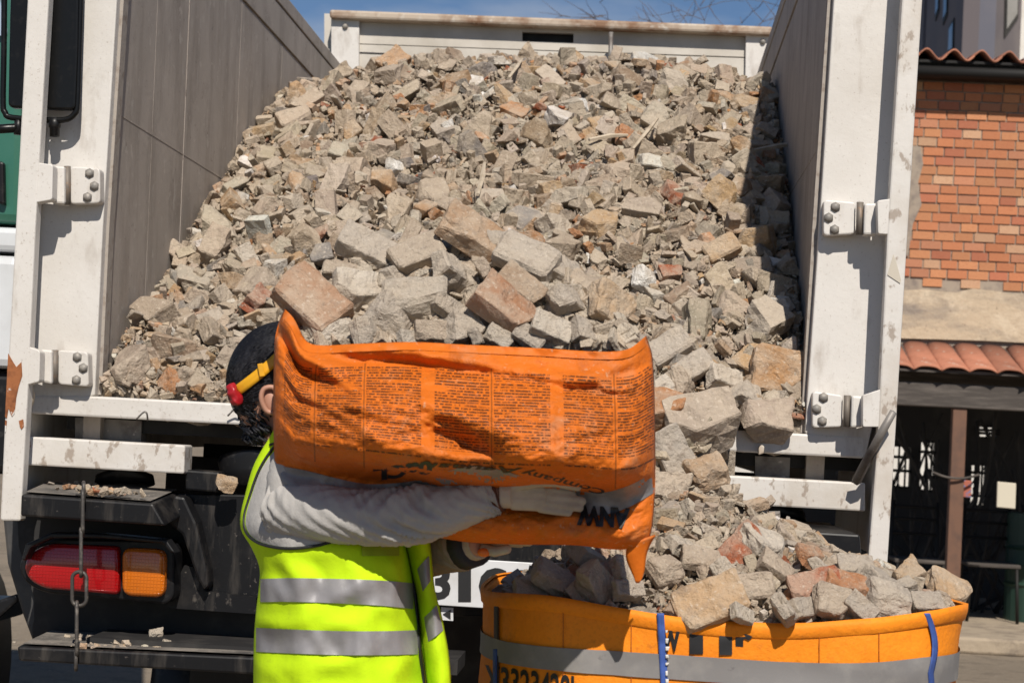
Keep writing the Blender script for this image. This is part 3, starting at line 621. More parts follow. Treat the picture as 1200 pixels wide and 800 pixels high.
def scatter_small(n, lib, rmin, rmax, power, emb, tilt, col_scale=1.0):
    pts = sample(n, rmin, rmax, power); cs = colors(n)
    for k, (x, y, s) in enumerate(pts):
        nrm = hnorm(heap, x, y); r = rotmats(1, [nrm], tilt)[0]; i = random.randrange(len(lib))
        z = heap(x, y) + s * random.uniform(*emb)
        insts_s.append((*lib[i], np.array((min(max(x, XL(z) + s * .5), XR(z) - s * .5), min(y, YF - .03 - s * .5), z)), r, s, cs[k] * col_scale))
scatter_small(3600, MID, .040, .080, 1.3, (-.1, .5), .9)
scatter_small(10000, MID, .018, .045, 1.3, (-.7, .55), 1.0)
scatter_small(34000, SMALL, .009, .022, 1.0, (-1.3, .8), 1.3)
for k in range(300):                           # grit on the slide
    x, y = random.uniform(-.05, .2), random.uniform(4.93, 5.1); s = random.uniform(.012, .05)
    insts_s.append((*MID[random.randrange(30)], np.array((x, y, heap(x, y) + s * random.uniform(0, .6))), rotmats(1, [(0, -.6, .8)], 1)[0], s, colors(1)[0]))
o = merged('rubble_debris', insts_s, M['debris']); tag(o, 'countless small masonry fragments filling the truck between larger chunks', 'rubble')
# body of the slide, carried by the sill and bumper
bm = bmesh.new(); G = []
for j in range(21):
    y = 4.93 + .20 * j / 20
    G.append([bm.verts.new((-.12 + .38 * i / 16, y, heap(-.12 + .38 * i / 16, y) - .02 + .02 * noise.noise(Vector((i, j, 0)) * .9))) for i in range(17)])
for j in range(20):
    for i in range(16):
        if all(q.co.z > .9 for q in (G[j][i], G[j][i+1], G[j+1][i+1], G[j+1][i])): bm.faces.new((G[j][i], G[j][i+1], G[j+1][i+1], G[j+1][i]))
tag(obj('rubble_slide', bm, M['dirt']), 'grit sliding over the rear sill beside the right post', 'rubble', kind='stuff')
# pale splinters of wood in the heap
for k, (a, b) in enumerate((((741, 186), (770, 150)), ((596, 102), (612, 80)), ((880, 188), (940, 180)), ((560, 240), (568, 203)), ((690, 175), (735, 170)))):
    d = 7.2 if k not in (2,) else 6.1
    def onheap(px, py):
        Yq = 5.3
        for _ in range(200):
            q = P(px, py, Yq)
            if q.z < heap(q.x, q.y) + .03: return q
            Yq += .02
        return q
    A, B = onheap(*a), onheap(*b)
    tag(obj('wood_splinter', tube_bm([A + Vector((0, -.02, .03)), (A + B) / 2 + Vector((.005, -.03, .035)), B + Vector((0, -.03, .03))], [.006, .009, .005], 5), M['splinter']),
        ['longest pale splinter leaning among chunks right of the middle of the heap', 'short pale splinter near the top of the heap under the slot', 'pale splinter in the shade along the right wall of the truck', 'upright pale splinter in the middle of the heap', 'pale splinter lying flat high in the heap, right of the middle'][k], 'splinter', 'wood splinters in the heap')

# ------------------------------------------------------------------ brick building on the right
YB = 15.0
M['brick'] = mat('orange brick', (0.45, 0.14, 0.05), 0.9, src='object', layers=[dict(scale=9, col=(0.30, 0.08, 0.035), lo=.5, hi=.75, mx=.6), dict(scale=30, col=(0.50, 0.30, 0.17), lo=.55, hi=.72, mx=.6)], bump=[(60, .4, .006)])
M['brick_far'] = mat('more orange brick', (0.45, 0.14, 0.05), 0.9, src='tint', layers=[dict(scale=9, col=(0.30, 0.08, 0.035), lo=.5, hi=.75, mx=.6), dict(scale=30, col=(0.50, 0.30, 0.17), lo=.55, hi=.72, mx=.6)], bump=[(60, .4, .006)])
M['mortar'] = mat('grey mortar', (0.33, 0.27, 0.21), 0.95, layers=[dict(scale=12, col=(0.22, 0.18, 0.15), lo=.45, hi=.65)], bump=[(50, .4, .006)])
M['plaster'] = mat('stained plaster', (0.50, 0.40, 0.28), 0.95, layers=[dict(scale=2.4, col=(0.26, 0.22, 0.18), lo=.48, hi=.66, stretch=(.5, 1, 1.8)), dict(scale=5, col=(0.62, 0.52, 0.38), lo=.52, hi=.68, mx=.8), dict(scale=30, col=(0.20, 0.15, 0.11), lo=.62, hi=.72, mx=.7)], bump=[(25, .5, .02)])
M['tile'] = mat('terracotta tile', (0.36, 0.145, 0.085), 0.85, vary=.2, layers=[dict(scale=8, col=(0.24, 0.09, 0.05), lo=.5, hi=.7, mx=.8), dict(scale=16, col=(0.50, 0.42, 0.34), lo=.60, hi=.70, mx=.7)], bump=[(40, .3, .006)])
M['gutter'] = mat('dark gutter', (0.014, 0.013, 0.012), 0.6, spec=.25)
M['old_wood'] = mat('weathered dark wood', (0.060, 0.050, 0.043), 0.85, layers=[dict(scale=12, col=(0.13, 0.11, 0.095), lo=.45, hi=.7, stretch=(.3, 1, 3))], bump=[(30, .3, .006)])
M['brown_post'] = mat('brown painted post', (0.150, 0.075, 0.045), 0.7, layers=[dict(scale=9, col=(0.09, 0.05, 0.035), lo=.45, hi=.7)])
M['dark_wall'] = mat('shade-dark interior wall', (0.045, 0.040, 0.037), 0.9, layers=[dict(scale=3, col=(0.09, 0.08, 0.07), lo=.5, hi=.75)])  # porch shade put into a dark colour, for back wall and rods
M['pale_wall'] = mat('whitewashed wall', (0.70, 0.67, 0.62), 0.9, layers=[dict(scale=2, col=(0.5, 0.46, 0.4), lo=.45, hi=.7, mx=.6)])
house = thing('brick_building', 'orange brick building with tiled eaves above an open dark porch', 'building', (3.6, YB, 0))
zb0, zb1 = 2.76, 4.43; xb0, xb1 = 1.2, 5.6
obj('wall_core', box_bm(xb0, xb1, YB + .012, YB + .3, 2.30, 4.47), M['mortar'], house)
bmq = bpy.data.meshes.new('brick'); bmx = bmesh.new(); box_bm(-.5, .5, 0, .05, -.5, .5, bmx); bmesh.ops.recalc_face_normals(bmx, faces=bmx.faces[:]); bmx.to_mesh(bmq)
BV = np.array([v.co[:] for v in bmx.verts]); bmesh.ops.triangulate(bmx, faces=bmx.faces[:]); bmx.verts.index_update(); BT = np.array([[v.index for v in f.verts] for f in bmx.faces]); bmx.free(); bmq.materials.append(M['brick'])
BP = [(0.46, 0.175, 0.080), (0.49, 0.215, 0.10), (0.41, 0.14, 0.075), (0.50, 0.30, 0.18), (0.46, 0.20, 0.11), (0.28, 0.14, 0.10)]; BW = [.34, .28, .14, .10, .13, .01]
rest = []; nb = 0; rows = 22
for j in range(rows):
    z = zb0 + .0745 * j + .035; x = xb0 + (.09 if j % 2 else 0) + random.uniform(-.01, .01)
    while x < xb1 - .1:
        wd = random.choice((.14, .15, .155, .16, .125)); c = np.array(random.choices(BP, BW)[0]) * random.uniform(.85, 1.15)
        h = .064 + random.uniform(-.003, .002); loc = (x + wd / 2, YB - .002 + random.uniform(-.004, .004), z + random.uniform(-.002, .002))
        if j == 0 and random.random() < .4: x += wd + .011; continue
        if 1.88 < x < 3.3:
            o = bpy.data.objects.new('brick', bmq); o.scale = (wd, 1, h); o.location = loc; o.color = (*c, 1); link(o, house); nb += 1
        else: rest.append((BV, BT, np.array(loc), np.eye(3), np.array((wd, 1, h)), c))
        x += wd + .011
merged('outer_bricks', rest, M['brick_far'], house)
# rough mortar patch on the wall beside the truck, plaster band
obj('mortar_patch', ppx([(1062, 170), (1079, 172), (1082, 192), (1076, 214), (1080, 240), (1070, 262), (1064, 300), (1050, 300)], YB - .012, .02), M['mortar'], house)
bm = bmesh.new()
top = [P(x, y, YB - .02) for x, y in ((900, 333), (1040, 339), (1060, 340), (1083, 339), (1100, 341), (1120, 343), (1140, 338), (1165, 341), (1185, 344), (1210, 343), (1400, 350), (1600, 357))]
bot = [P(x, y, YB - .02) for x, y in ((1600, 418), (1210, 402), (1150, 399), (1050, 396), (900, 390))]
obj('plaster_band', prism_bm(top + bot, .05), M['plaster'], house)
# barrel tiles: one mesh shared by every tile
def tile_mesh(w, ln, drop, flip):
    me = bpy.data.meshes.new('roof_tile'); bm = bmesh.new(); A, B = [], []
    for k in range(13):
        s = k / 12; x = (s - .5) * w; z = .042 * sin(2*pi*s) if flip else .034 * sin(pi * s) - .008 + .004 * sin(9 * s)
        A.append((x, z)); 
    for th in (0, .014):
        B.append([[bm.verts.new((x, 0, z - th)) for x, z in A], [bm.verts.new((x, ln, z + drop - th)) for x, z in A]])
    n = len(A)
    for k in range(n - 1):
        for t in (0, 1): bm.faces.new((B[t][0][k], B[t][0][k+1], B[t][1][k+1], B[t][1][k]))
        bm.faces.new((B[0][0][k], B[0][0][k+1], B[1][0][k+1], B[1][0][k])); bm.faces.new((B[0][1][k], B[0][1][k+1], B[1][1][k+1], B[1][1][k]))
    for e in (0, n - 1): bm.faces.new((B[0][0][e], B[0][1][e], B[1][1][e], B[1][0][e]))
    bmesh.ops.recalc_face_normals(bm, faces=bm.faces[:]); bm.to_mesh(me); bm.free(); me.polygons.foreach_set('use_smooth', [True] * len(me.polygons)); me.materials.append(M['tile']); return me
def put(name, me, loc, par, rz=0):
    o = bpy.data.objects.new(name, me); o.location = loc; o.rotation_euler = (0, 0, rz); link(o, par); return o
up = obj('upper_roof', prism_bm([Vector((xb0, YB - .20, 4.51)), Vector((xb1, YB - .20, 4.51)), Vector((xb1, YB + 1.6, 4.67)), Vector((xb0, YB + 1.6, 4.67))], 0, vec=Vector((0, 0, .02))), M['gutter'], house)
tu = tile_mesh(.212, .45, .045, True)
for r_ in range(4):
    for k in range(20): put('roof_tile', tu, (xb0 + .1 + .212 * k, YB - .25 + .42 * r_, 4.572 + .042 * r_), up)
gp = P(1140, 86, YB - .2)
obj('gutter', tube_bm([Vector((xb0, YB - .22, 4.432)), Vector((xb1, YB - .22, 4.432))], .046, 12), M['gutter'], house, True)
obj('fascia', box_bm(xb0, xb1, YB - .15, YB - .02, 4.40, 4.51), M['gutter'], house)
lo = obj('porch_roof', prism_bm([Vector((xb0, YB - .78, 2.055)), Vector((xb1, YB - .78, 2.055)), Vector((xb1, YB, 2.28)), Vector((xb0, YB, 2.28))], 0, vec=Vector((0, 0, .02))), M['old_wood'], house)
tl = tile_mesh(.205, .86, .235, False)
for k in range(21): put('roof_tile', tl, (xb0 + .1 + .205 * k, YB - .82 + random.uniform(-.02, .02), 2.085), lo, random.uniform(-.02, .02))
obj('porch_beam', box_bm(xb0, xb1, YB - .70, YB - .56, 1.80, 1.98), M['old_wood'], house, bevel=.01)
obj('lintel', box_bm(xb0, xb1, YB + .02, YB + .28, 2.0, 2.30), M['old_wood'], house)
p = P(1119, 600, YB - .63)
obj('porch_post', box_bm(p.x - .052, p.x + .052, YB - .68, YB - .58, .12, 1.80), M['brown_post'], house, bevel=.006)
for x in (p.x - 1.3, p.x + 1.7, p.x + 3.0): obj('porch_post', box_bm(x - .05, x + .05, YB - .68, YB - .58, .12, 1.80), M['brown_post'], house, bevel=.006)
# porch floor and the back wall with openings onto a bright yard
kerb = obj('porch_kerb', box_bm(xb0 - 2, xb1 + 2, YB - .95, YB + 3.5, 0, .12), mat('sandstone kerb', (0.36, 0.29, 0.21), 0.95, layers=[dict(scale=6, col=(0.20, 0.16, 0.12), lo=.45, hi=.65)], bump=[(20, .5, .02)]), bevel=.02); tag(kerb, kind='structure')
YW = YB + 3.0
def wall_with_holes(x0, x1, z0, z1, holes, y, th, m, par):
    xs = sorted({x0, x1, *[h[0] for h in holes], *[h[1] for h in holes]})
    bm = bmesh.new()
    for a, b in zip(xs, xs[1:]):
        zz = z0
        for h in sorted([h for h in holes if h[0] <= a and h[1] >= b], key=lambda h: h[2]):
            if h[2] > zz: box_bm(a, b, y, y + th, zz, h[2], bm)
            zz = h[3]
        if zz < z1: box_bm(a, b, y, y + th, zz, z1, bm)
    return obj('back_wall', bm, m, par)
holes = []
for a, b in (((1047, 523), (1066, 570)), ((1080, 518), (1094, 574)), ((1139, 545), (1154, 592)), ((1030, 600), (1042, 640)), ((1148, 500), (1168, 512))):
    A, B = P(*a, YW), P(*b, YW); holes.append((A.x, B.x, B.z, A.z))
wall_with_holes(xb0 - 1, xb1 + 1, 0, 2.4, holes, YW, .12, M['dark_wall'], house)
for h in holes:
    for k in range(2):
        x = h[0] + (h[1] - h[0]) * (k + 1) / 3 + random.uniform(-.02, .02); obj('window_bar', box_bm(x - .009, x + .009, YW - .03, YW - .01, h[2] - .02, h[3] + .02), M['gutter'], house)
        z = h[2] + (h[3] - h[2]) * (k + random.uniform(.6, 1.3)) / 2.6; obj('window_bar', box_bm(h[0] - .02, h[1] + .02, YW - .055, YW - .035, z - .014, z + .014), M['gutter'], house)
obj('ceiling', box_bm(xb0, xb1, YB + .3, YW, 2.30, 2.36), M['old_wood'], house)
tag(obj('yard_wall', box_bm(-1, 9, YW + 4, YW + 4.2, 0, 2.6), M['pale_wall']), 'sunlit whitewashed yard wall glimpsed through the porch openings', 'wall')
# things standing in the dark porch
def porch_thing(nm, lab, cat, pts, Y, th, m, g=None): return tag(obj(nm, ppx(pts, Y, th), m, bevel=.006), lab, cat, g)
porch_thing('notice_board', 'small cream board hanging in the dark porch right of the brown post', 'board', [(1169, 564), (1191, 566), (1190, 596), (1168, 594)], YB - .3, .03, mat('cream board', (.58, .53, .42), .8))
porch_thing('hanging_tag', 'small red and blue tag hung beside the brown porch post', 'tag', [(1128, 562), (1139, 563), (1138, 583), (1127, 582)], YB - .6, .02, mat('red tag', (.36, .10, .06), .7, layers=[dict(scale=9, col=(.10, .16, .32), lo=.48, hi=.52)]))
cable = tag(obj('hanging_cable', tube_bm(arcpts([P(1093, 553, YB - .7), P(1110, 559, YB - .72), P(1130, 560, YB - .7), P(1147, 556, YB - .66)], 6), .009, 6), M['old_wood'], None, True), 'slack cable strung across the porch in front of the brown post', 'cable')
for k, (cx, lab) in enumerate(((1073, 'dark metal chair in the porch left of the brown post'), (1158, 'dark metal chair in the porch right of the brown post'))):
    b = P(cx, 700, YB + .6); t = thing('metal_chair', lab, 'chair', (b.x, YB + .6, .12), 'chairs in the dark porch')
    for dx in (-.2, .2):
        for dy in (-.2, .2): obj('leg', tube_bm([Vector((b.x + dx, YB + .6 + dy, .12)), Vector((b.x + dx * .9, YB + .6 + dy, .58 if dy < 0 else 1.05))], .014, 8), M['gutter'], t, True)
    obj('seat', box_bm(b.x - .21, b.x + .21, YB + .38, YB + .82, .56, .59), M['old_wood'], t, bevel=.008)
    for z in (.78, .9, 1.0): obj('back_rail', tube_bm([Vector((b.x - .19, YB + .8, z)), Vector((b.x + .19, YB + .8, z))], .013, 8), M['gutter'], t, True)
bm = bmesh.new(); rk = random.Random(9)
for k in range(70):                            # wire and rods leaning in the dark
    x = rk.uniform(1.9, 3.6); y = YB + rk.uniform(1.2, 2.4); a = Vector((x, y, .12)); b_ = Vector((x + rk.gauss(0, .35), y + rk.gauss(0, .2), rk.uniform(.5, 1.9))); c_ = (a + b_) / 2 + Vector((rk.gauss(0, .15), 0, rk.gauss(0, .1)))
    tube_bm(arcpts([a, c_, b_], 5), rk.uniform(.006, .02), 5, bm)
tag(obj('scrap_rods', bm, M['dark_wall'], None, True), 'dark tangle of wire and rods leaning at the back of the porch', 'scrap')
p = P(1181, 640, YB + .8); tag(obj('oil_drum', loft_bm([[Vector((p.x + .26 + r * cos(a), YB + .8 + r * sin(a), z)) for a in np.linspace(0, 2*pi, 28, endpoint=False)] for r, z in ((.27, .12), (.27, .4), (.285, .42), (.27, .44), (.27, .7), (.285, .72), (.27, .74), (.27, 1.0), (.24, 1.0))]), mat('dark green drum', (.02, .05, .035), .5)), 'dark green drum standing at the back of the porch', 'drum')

# ------------------------------------------------------------------ grey modern building far behind
M['grey_wall'] = mat('grey rendered wall', (0.115, 0.115, 0.14), 0.9, layers=[dict(scale=.7, col=(0.15, 0.14, 0.155), lo=.4, hi=.7)])
M['brown_wall'] = mat('brownish grey wall', (0.14, 0.12, 0.125), 0.9, layers=[dict(scale=.7, col=(0.18, 0.155, 0.15), lo=.4, hi=.7)])
far = thing('grey_building', 'dark grey modern block with tall narrow windows rising behind the tiled roof', 'building', (8.5, 47, 0))
A, B, C2, D2 = P(1085, 40, 52.0), P(1147, 40, 46.0), P(1196, 40, 50.0), P(1300, 40, 49.6)
def facade(a, b, m, th=.4):
    n = Vector((-(b.y - a.y), b.x - a.x, 0)).normalized() * th
    if n.y < 0: n = -n
    return prism_bm([Vector((a.x, a.y, 0)), Vector((b.x, b.y, 0)), Vector((b.x, b.y, 22)), Vector((a.x, a.y, 22))], 0, vec=n), n
for a, b, m in ((A, B, M['grey_wall']), (B, C2, M['brown_wall']), (C2, D2, M['pale_wall'])):
    obj('wall', facade(a, b, m)[0], m, far)
obj('rear_block', prism_bm([Vector((A.x, A.y + .6, 0)), Vector((D2.x, A.y + .6, 0)), Vector((D2.x, A.y + .6, 21.9)), Vector((A.x, A.y + .6, 21.9))], 8), M['grey_wall'], far)
def fwin(a, b, pts, frame=False):
    # window standing in a facade through plan points a-b, from its pixel outline
    d = (b - a); n = Vector((-d.y, d.x, 0)).normalized()
    if n.y < 0: n = -n
    q = []
    for x, y in pts:
        r = ray(x, y); t = (a - CAM).dot(n) / r.dot(n); q.append(CAM + r * t - n * .03)
    w = obj('window', prism_bm(q, 0, vec=n * .08), M['gutter'], far)
    c = sum(q, Vector()) / len(q)
    obj('pane', prism_bm([c + (v - c) * .78 - n * .012 for v in q], 0, vec=n * .02), M['glass'], w)
for pts in ([(1098, -30), (1102, -30), (1101, 14), (1097, 25)], [(1108, -30), (1112, -30), (1111, 18), (1106, 30)], [(1113, 32), (1119, 21), (1118, 60), (1112, 64)], [(1138, 8), (1146, -8), (1145, 55), (1136, 62)]): fwin(A, B, pts)
for pts in ([(1178, -40), (1194, -40), (1192, 22), (1176, 45)],): fwin(B, C2, pts)
w = far.children[-1]
# ------------------------------------------------------------------ bare tree between the truck and the far building
M['bark'] = mat('bare bark', (0.15, 0.115, 0.095), 0.9, layers=[dict(scale=10, col=(0.09, 0.07, 0.06), lo=.45, hi=.65)])
tb = P(985, 40, 24.0); tree = thing('bare_tree', 'leafless tree with thin twigs showing above the truck and beside the roof', 'tree', (tb.x, 24, 0))
rt = random.Random(5); bmt = bmesh.new(); bmb = bmesh.new()
def branch(p, d, ln, r, lvl):
    pts = [p]; rad = [r]; dd = d.copy()
    for k in range(4):
        dd = (dd + Vector((rt.gauss(0, .14), rt.gauss(0, .14), rt.gauss(0, .10) + (.04 if lvl < 3 else -.03)))).normalized(); pts.append(pts[-1] + dd * ln / 4); rad.append(r * (1 - .16 * (k + 1)))
    tube_bm(pts, rad, 8 if lvl == 0 else 5, bmt if lvl == 0 else bmb)
    if lvl < 5:
        for _ in range(3 if lvl else 5):
            k = rt.randint(1, 4) if lvl else rt.randint(3, 4); a = Vector((rt.gauss(0, 1), rt.gauss(0, 1), rt.gauss(.1, .5))).normalized()
            branch(pts[k], (dd * .75 + a * .8).normalized(), ln * rt.uniform(.58, .78), max(rad[k] * .62, .005), lvl + 1)
branch(Vector((tb.x, 24, 0)), Vector((0, 0, 1)), 3.4, .17, 0)
obj('trunk', bmt, M['bark'], tree, True); obj('crown', bmb, M['bark'], tree, True)

# ------------------------------------------------------------------ big orange bulk bag standing on the ground
BX, BY, BA, BB, BN = 0.175, 3.98, 0.470, 0.45, 3.6
def bag_half(x): return max(0.0, 1 - min(1, abs((x - BX) / BA)) ** BN) ** (1 / BN)
def bag_bulge(z): return 1 + .035 * sin(pi * min(1, max(0, z) / 1.15)) + .02 * max(0, (z - 1.02) / .12)
def bag_lump(x, z): return .012 * noise.noise(Vector((x * 6, z * 8, 1))) + .006 * noise.noise(Vector((x * 19, z * 14, 5))) - .004 * abs(noise.noise(Vector((x * 11 + z * 7, z * 26, 3))))
def bagY(x, z):                                # front face
    k = bag_bulge(z); xx = BX + (x - BX) / k
    return BY - BB * k * bag_half(xx) + bag_lump(BX + (x - BX) / k, z)
def on_bag(px, py, off=0.0):
    Y = 3.55
    for _ in range(7): p = P(px, py, Y); Y = bagY(p.x, p.z) - off
    return P(px, py, Y)
rim_px = [(575, 697), (610, 699), (650, 703), (700, 710), (770, 723), (830, 729), (880, 733), (940, 732), (1000, 729), (1050, 724), (1090, 718), (1120, 714), (1134, 713)]
rim = [(lambda p: (p.x, p.z))(on_bag(x, y)) for x, y in rim_px]; rim.sort(); rim = [(x, z + .004 * noise.noise(Vector((x * 18, 0, 5)))) for x, z in rim]
def rim_z(x, front): return smooth(x, rim) if front else 1.125
M['bag'] = mat('orange woven bag', (0.86, 0.26, 0.012), 0.65, spec=.25, layers=[dict(scale=130, col=(0.60, 0.17, 0.012), lo=.52, hi=.60, mx=.3), dict(scale=5, col=(0.74, 0.20, 0.012), lo=.45, hi=.7, mx=.7), dict(scale=28, col=(0.40, 0.12, 0.018), lo=.62, hi=.72, mx=.6), dict(scale=9, col=(0.52, 0.30, 0.14), lo=.64, hi=.78, mx=.5), dict(scale=55, col=(0.10, 0.06, 0.04), lo=.70, hi=.74, mx=.8)], bump=[(300, .2, .002), (30, .35, .008), (14, .3, .012)])
M['band'] = mat('grey woven band', (0.20, 0.19, 0.185), 0.6, layers=[dict(scale=12, col=(0.26, 0.245, 0.23), lo=.45, hi=.65), dict(scale=40, col=(0.11, 0.10, 0.10), lo=.64, hi=.72, mx=.6)], bump=[(300, .1, .002)])
M['blue'] = mat('blue webbing', (0.045, 0.10, 0.36), 0.7, layers=[dict(scale=20, col=(0.03, 0.06, 0.2), lo=.45, hi=.7)], bump=[(200, .2, .002)])
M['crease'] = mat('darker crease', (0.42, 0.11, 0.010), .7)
M['thread'] = mat('white stitching', (0.66, 0.64, 0.60), 0.8)
big_bag = thing('bulk_bag', 'large orange bulk bag with grey band standing full of rubble behind the truck', 'bag', (BX, BY, 0))
N = 120; zs = 40; rings = []
def bag_ring(tz, shrink=0.0):
    ring = []
    for k in range(N):
        a = 2*pi*k/N + pi/2; ca, sa = cos(a), sin(a)
        ux = math.copysign(abs(ca) ** (2/BN), ca); uy = math.copysign(abs(sa) ** (2/BN), sa)
        x0 = BX + BA * ux; w = .5 - .5 * uy * 1.0; w = min(1, max(0, (w - .2) / .6))
        zt = rim_z(min(max(x0, rim[0][0]), rim[-1][0]), True) * w + rim_z(x0, False) * (1 - w)
        z = tz * zt; kk = bag_bulge(z) - shrink
        d = bag_lump(x0, z)
        flare = .010 * max(0, (tz - .95) / .05) * max(0, ux - .8) / .2
        ring.append(Vector((BX + (BA * ux) * kk + flare, BY + BB * uy * kk + d, z + flare * .5)))
    return ring
for j in range(zs + 1): rings.append(bag_ring((j / zs) ** .9))
rings.append(bag_ring(.992, .012)); rings.append(bag_ring(.85, .016))
body = obj('bag_body', loft_bm(rings, caps=False), M['bag'], big_bag, True)
obj('hem', loft_bm([bag_ring(1.004, .004), bag_ring(1.006, -.008), bag_ring(.995, -.012), bag_ring(.982, -.009), bag_ring(.979, -.002)], caps=False), M['bag'], big_bag, True)
def strip_on_bag(name, top, bot, m, par, n=60, off=.003, thick=True, rows=3):
    bm = bmesh.new(); V = []
    for i in range(n + 1):
        t = i / n; V.append([bm.verts.new(on_bag(*(Vector(top(t)).lerp(Vector(bot(t)), q / rows)), off)) for q in range(rows + 1)])
    for i in range(n):
        for q in range(rows): bm.faces.new((V[i][q], V[i+1][q], V[i+1][q+1], V[i][q+1]))
    o = obj(name, bm, m, par, True); o.modifiers.new('thickness', 'SOLIDIFY').thickness = .0015; return o
bt = [(571, 744), (600, 752), (700, 761), (800, 767), (900, 774), (1000, 776), (1080, 769), (1135, 757)]
bb = [(571, 770), (600, 778), (700, 789), (800, 796), (900, 803), (1000, 806), (1080, 803), (1135, 795)]
bz = [[(lambda p: (p.x, p.z))(on_bag(x, y)) for x, y in q if 585 < x < 1120] for q in (bt, bb)]
def band_ring(f, off):
    ring = []
    for k in range(N):
        a = 2*pi*k/N + pi/2; ca, sa = cos(a), sin(a); ux = math.copysign(abs(ca) ** (2/BN), ca); uy = math.copysign(abs(sa) ** (2/BN), sa); x0 = BX + BA * ux
        z = smooth(x0, bz[0]) * (1 - f) + smooth(x0, bz[1]) * f; kk = bag_bulge(z); d = bag_lump(x0, z)
        ring.append(Vector((BX + BA * ux * kk + off * ux, BY + BB * uy * kk + d + off * uy, z)))
    return ring
obj('grey_band', loft_bm([band_ring(f, .004) for f in (0, .25, .5, .75, 1)], caps=False), M['band'], big_bag, True)
def crease(x0, y0, x1, y1): strip_on_bag('stitch_line', lambda t: (x0 + (x1 - x0) * t, y0 + (y1 - y0) * t), lambda t: (x0 + (x1 - x0) * t + .9, y0 + (y1 - y0) * t + .9), M['ink_soft'], big_bag, 30, .002, rows=1)
def strap(c0, c1, w, m, name='strap', off=.006, curve=0):
    return strip_on_bag(name, lambda t: (c0[0] + (c1[0] - c0[0]) * t - w / 2 + curve * sin(pi * min(1, t * 1.6)), c0[1] + (c1[1] - c0[1]) * t), lambda t: (c0[0] + (c1[0] - c0[0]) * t + w / 2 + curve * sin(pi * min(1, t * 1.6)), c0[1] + (c1[1] - c0[1]) * t), m, big_bag, 40, off)
strap((582, 699), (582, 830), 5, M['ink_soft']); strap((580.5, 760), (580, 830), 4, M['blue'], off=.009)
s2 = strap((774, 718), (780, 830), 8.5, M['blue'])
for k in range(9):
    y = 738 + k * 9.5; strip_on_bag('stitch', lambda t, y=y: (780 + t * (2.5 + (k * 7 % 5) * .6), y), lambda t, y=y: (780 + t * (2 + (k * 5 % 4) * .7), y + 3 + (k * 3 % 4)), M['thread'], s2, 4, .009)
strap((1086, 718), (1093, 830), 6.5, M['blue'], curve=7)
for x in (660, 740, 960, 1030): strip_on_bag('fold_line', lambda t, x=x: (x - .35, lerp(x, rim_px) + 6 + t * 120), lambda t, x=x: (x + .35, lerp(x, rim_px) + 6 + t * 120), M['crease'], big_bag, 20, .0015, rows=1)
# print: block letters under the rim and a row of figures below the band
def bag_letters(txt, x0, y0, x1, y1, h, bold=.03):
    letter('lettering', txt, lambda s, q: on_bag(x0 + (x1 - x0) * s, y0 + (y1 - y0) * s + h * (1 - q), .0035), M['ink'], big_bag, bold, 2)
bag_letters('W', 775, 738, 797, 738, 25, .06); bag_letters('I', 808, 739, 824, 739, 27, .03); bag_letters('I', 843, 740, 858, 740, 27, .03); bag_letters('r', 862, 742, 882, 743, 15, .06)
bag_letters('X3323428L', 568, 778, 680, 792, 34, .02)
# rubble heaped in it
def heap2(x, y):
    dx, dy = (x - BX) / BA, (y - BY) / BB; e = (abs(dx) ** 4 + abs(dy) ** 4) ** .25
    z = 1.135 + .10 * (1 - min(1, e) ** 3.5) + .09 * math.exp(-((x - .16) ** 2 + (y - 4.12) ** 2) / .045)  + .03 * (1 if dy > .3 else 0) * (1 - abs(dx))
    return z - .06 * max(0, -dx - .35) + .02 * noise.noise(Vector((x * 6, y * 6, 2)))
def inside2(x, y, s): return (abs((x - BX) / (BA - s * .5)) ** 4 + abs((y - BY) / (BB - s * .5)) ** 4) < 1
bm = bmesh.new(); V = {}
for j in range(41):
    for i in range(41):
        a, b = -1 + i / 20, -1 + j / 20; x, y = BX + BA * .99 * a * math.sqrt(1 - b*b/2 * .55), BY + BB * .99 * b * math.sqrt(1 - a*a/2 * .55)
        V[i, j] = bm.verts.new((x, y, heap2(x, y) - .03 + .012 * noise.noise(Vector((x * 30, y * 30, 0)))))
for j in range(40):
    for i in range(40): bm.faces.new((V[i, j], V[i+1, j], V[i+1, j+1], V[i, j+1]))
tag(obj('bag_grit', bm, M['dirt']), 'dusty grit under the chunks in the bulk bag', 'rubble', kind='stuff')
ins = []
def scat2(n, lib, a, b, emb, tilt):
    k = 0
    while k < n:
        x, y = BX + random.uniform(-BA, BA), BY + random.uniform(-BB, BB); s = random.uniform(a, b)
        if not inside2(x, y, s): continue
        i = random.randrange(len(lib)); ins.append((*lib[i], np.array((x, y, heap2(x, y) - .03 + s * random.uniform(*emb))), rotmats(1, [hnorm(heap2, x, y)], tilt)[0], s, colors(1)[0])); k += 1
scat2(500, MID, .03, .06, (0, .5), .8); scat2(1800, MID, .014, .03, (.1, .8), .9); scat2(5000, SMALL, .006, .014, (.2, 1.6), 1.2)
tag(merged('bag_debris', ins, M['debris']), 'small masonry fragments filling the bulk bag between larger chunks', 'rubble')
def on_surf(px, py, f, Y0, Y1):
    Y = Y0
    while Y < Y1:
        q = P(px, py, Y)
        if q.z <= f(q.x, q.y): return q
        Y += .01
    return P(px, py, Y1)
CT = dict(tan=(0.42, 0.335, 0.255), grey=(0.42, 0.360, 0.295), brick=(0.40, 0.19, 0.095), red=(0.34, 0.105, 0.05), buff=(0.44, 0.30, 0.18), pale=(0.52, 0.455, 0.375), dark=(0.20, 0.15, 0.12), white=(0.74, 0.71, 0.66))
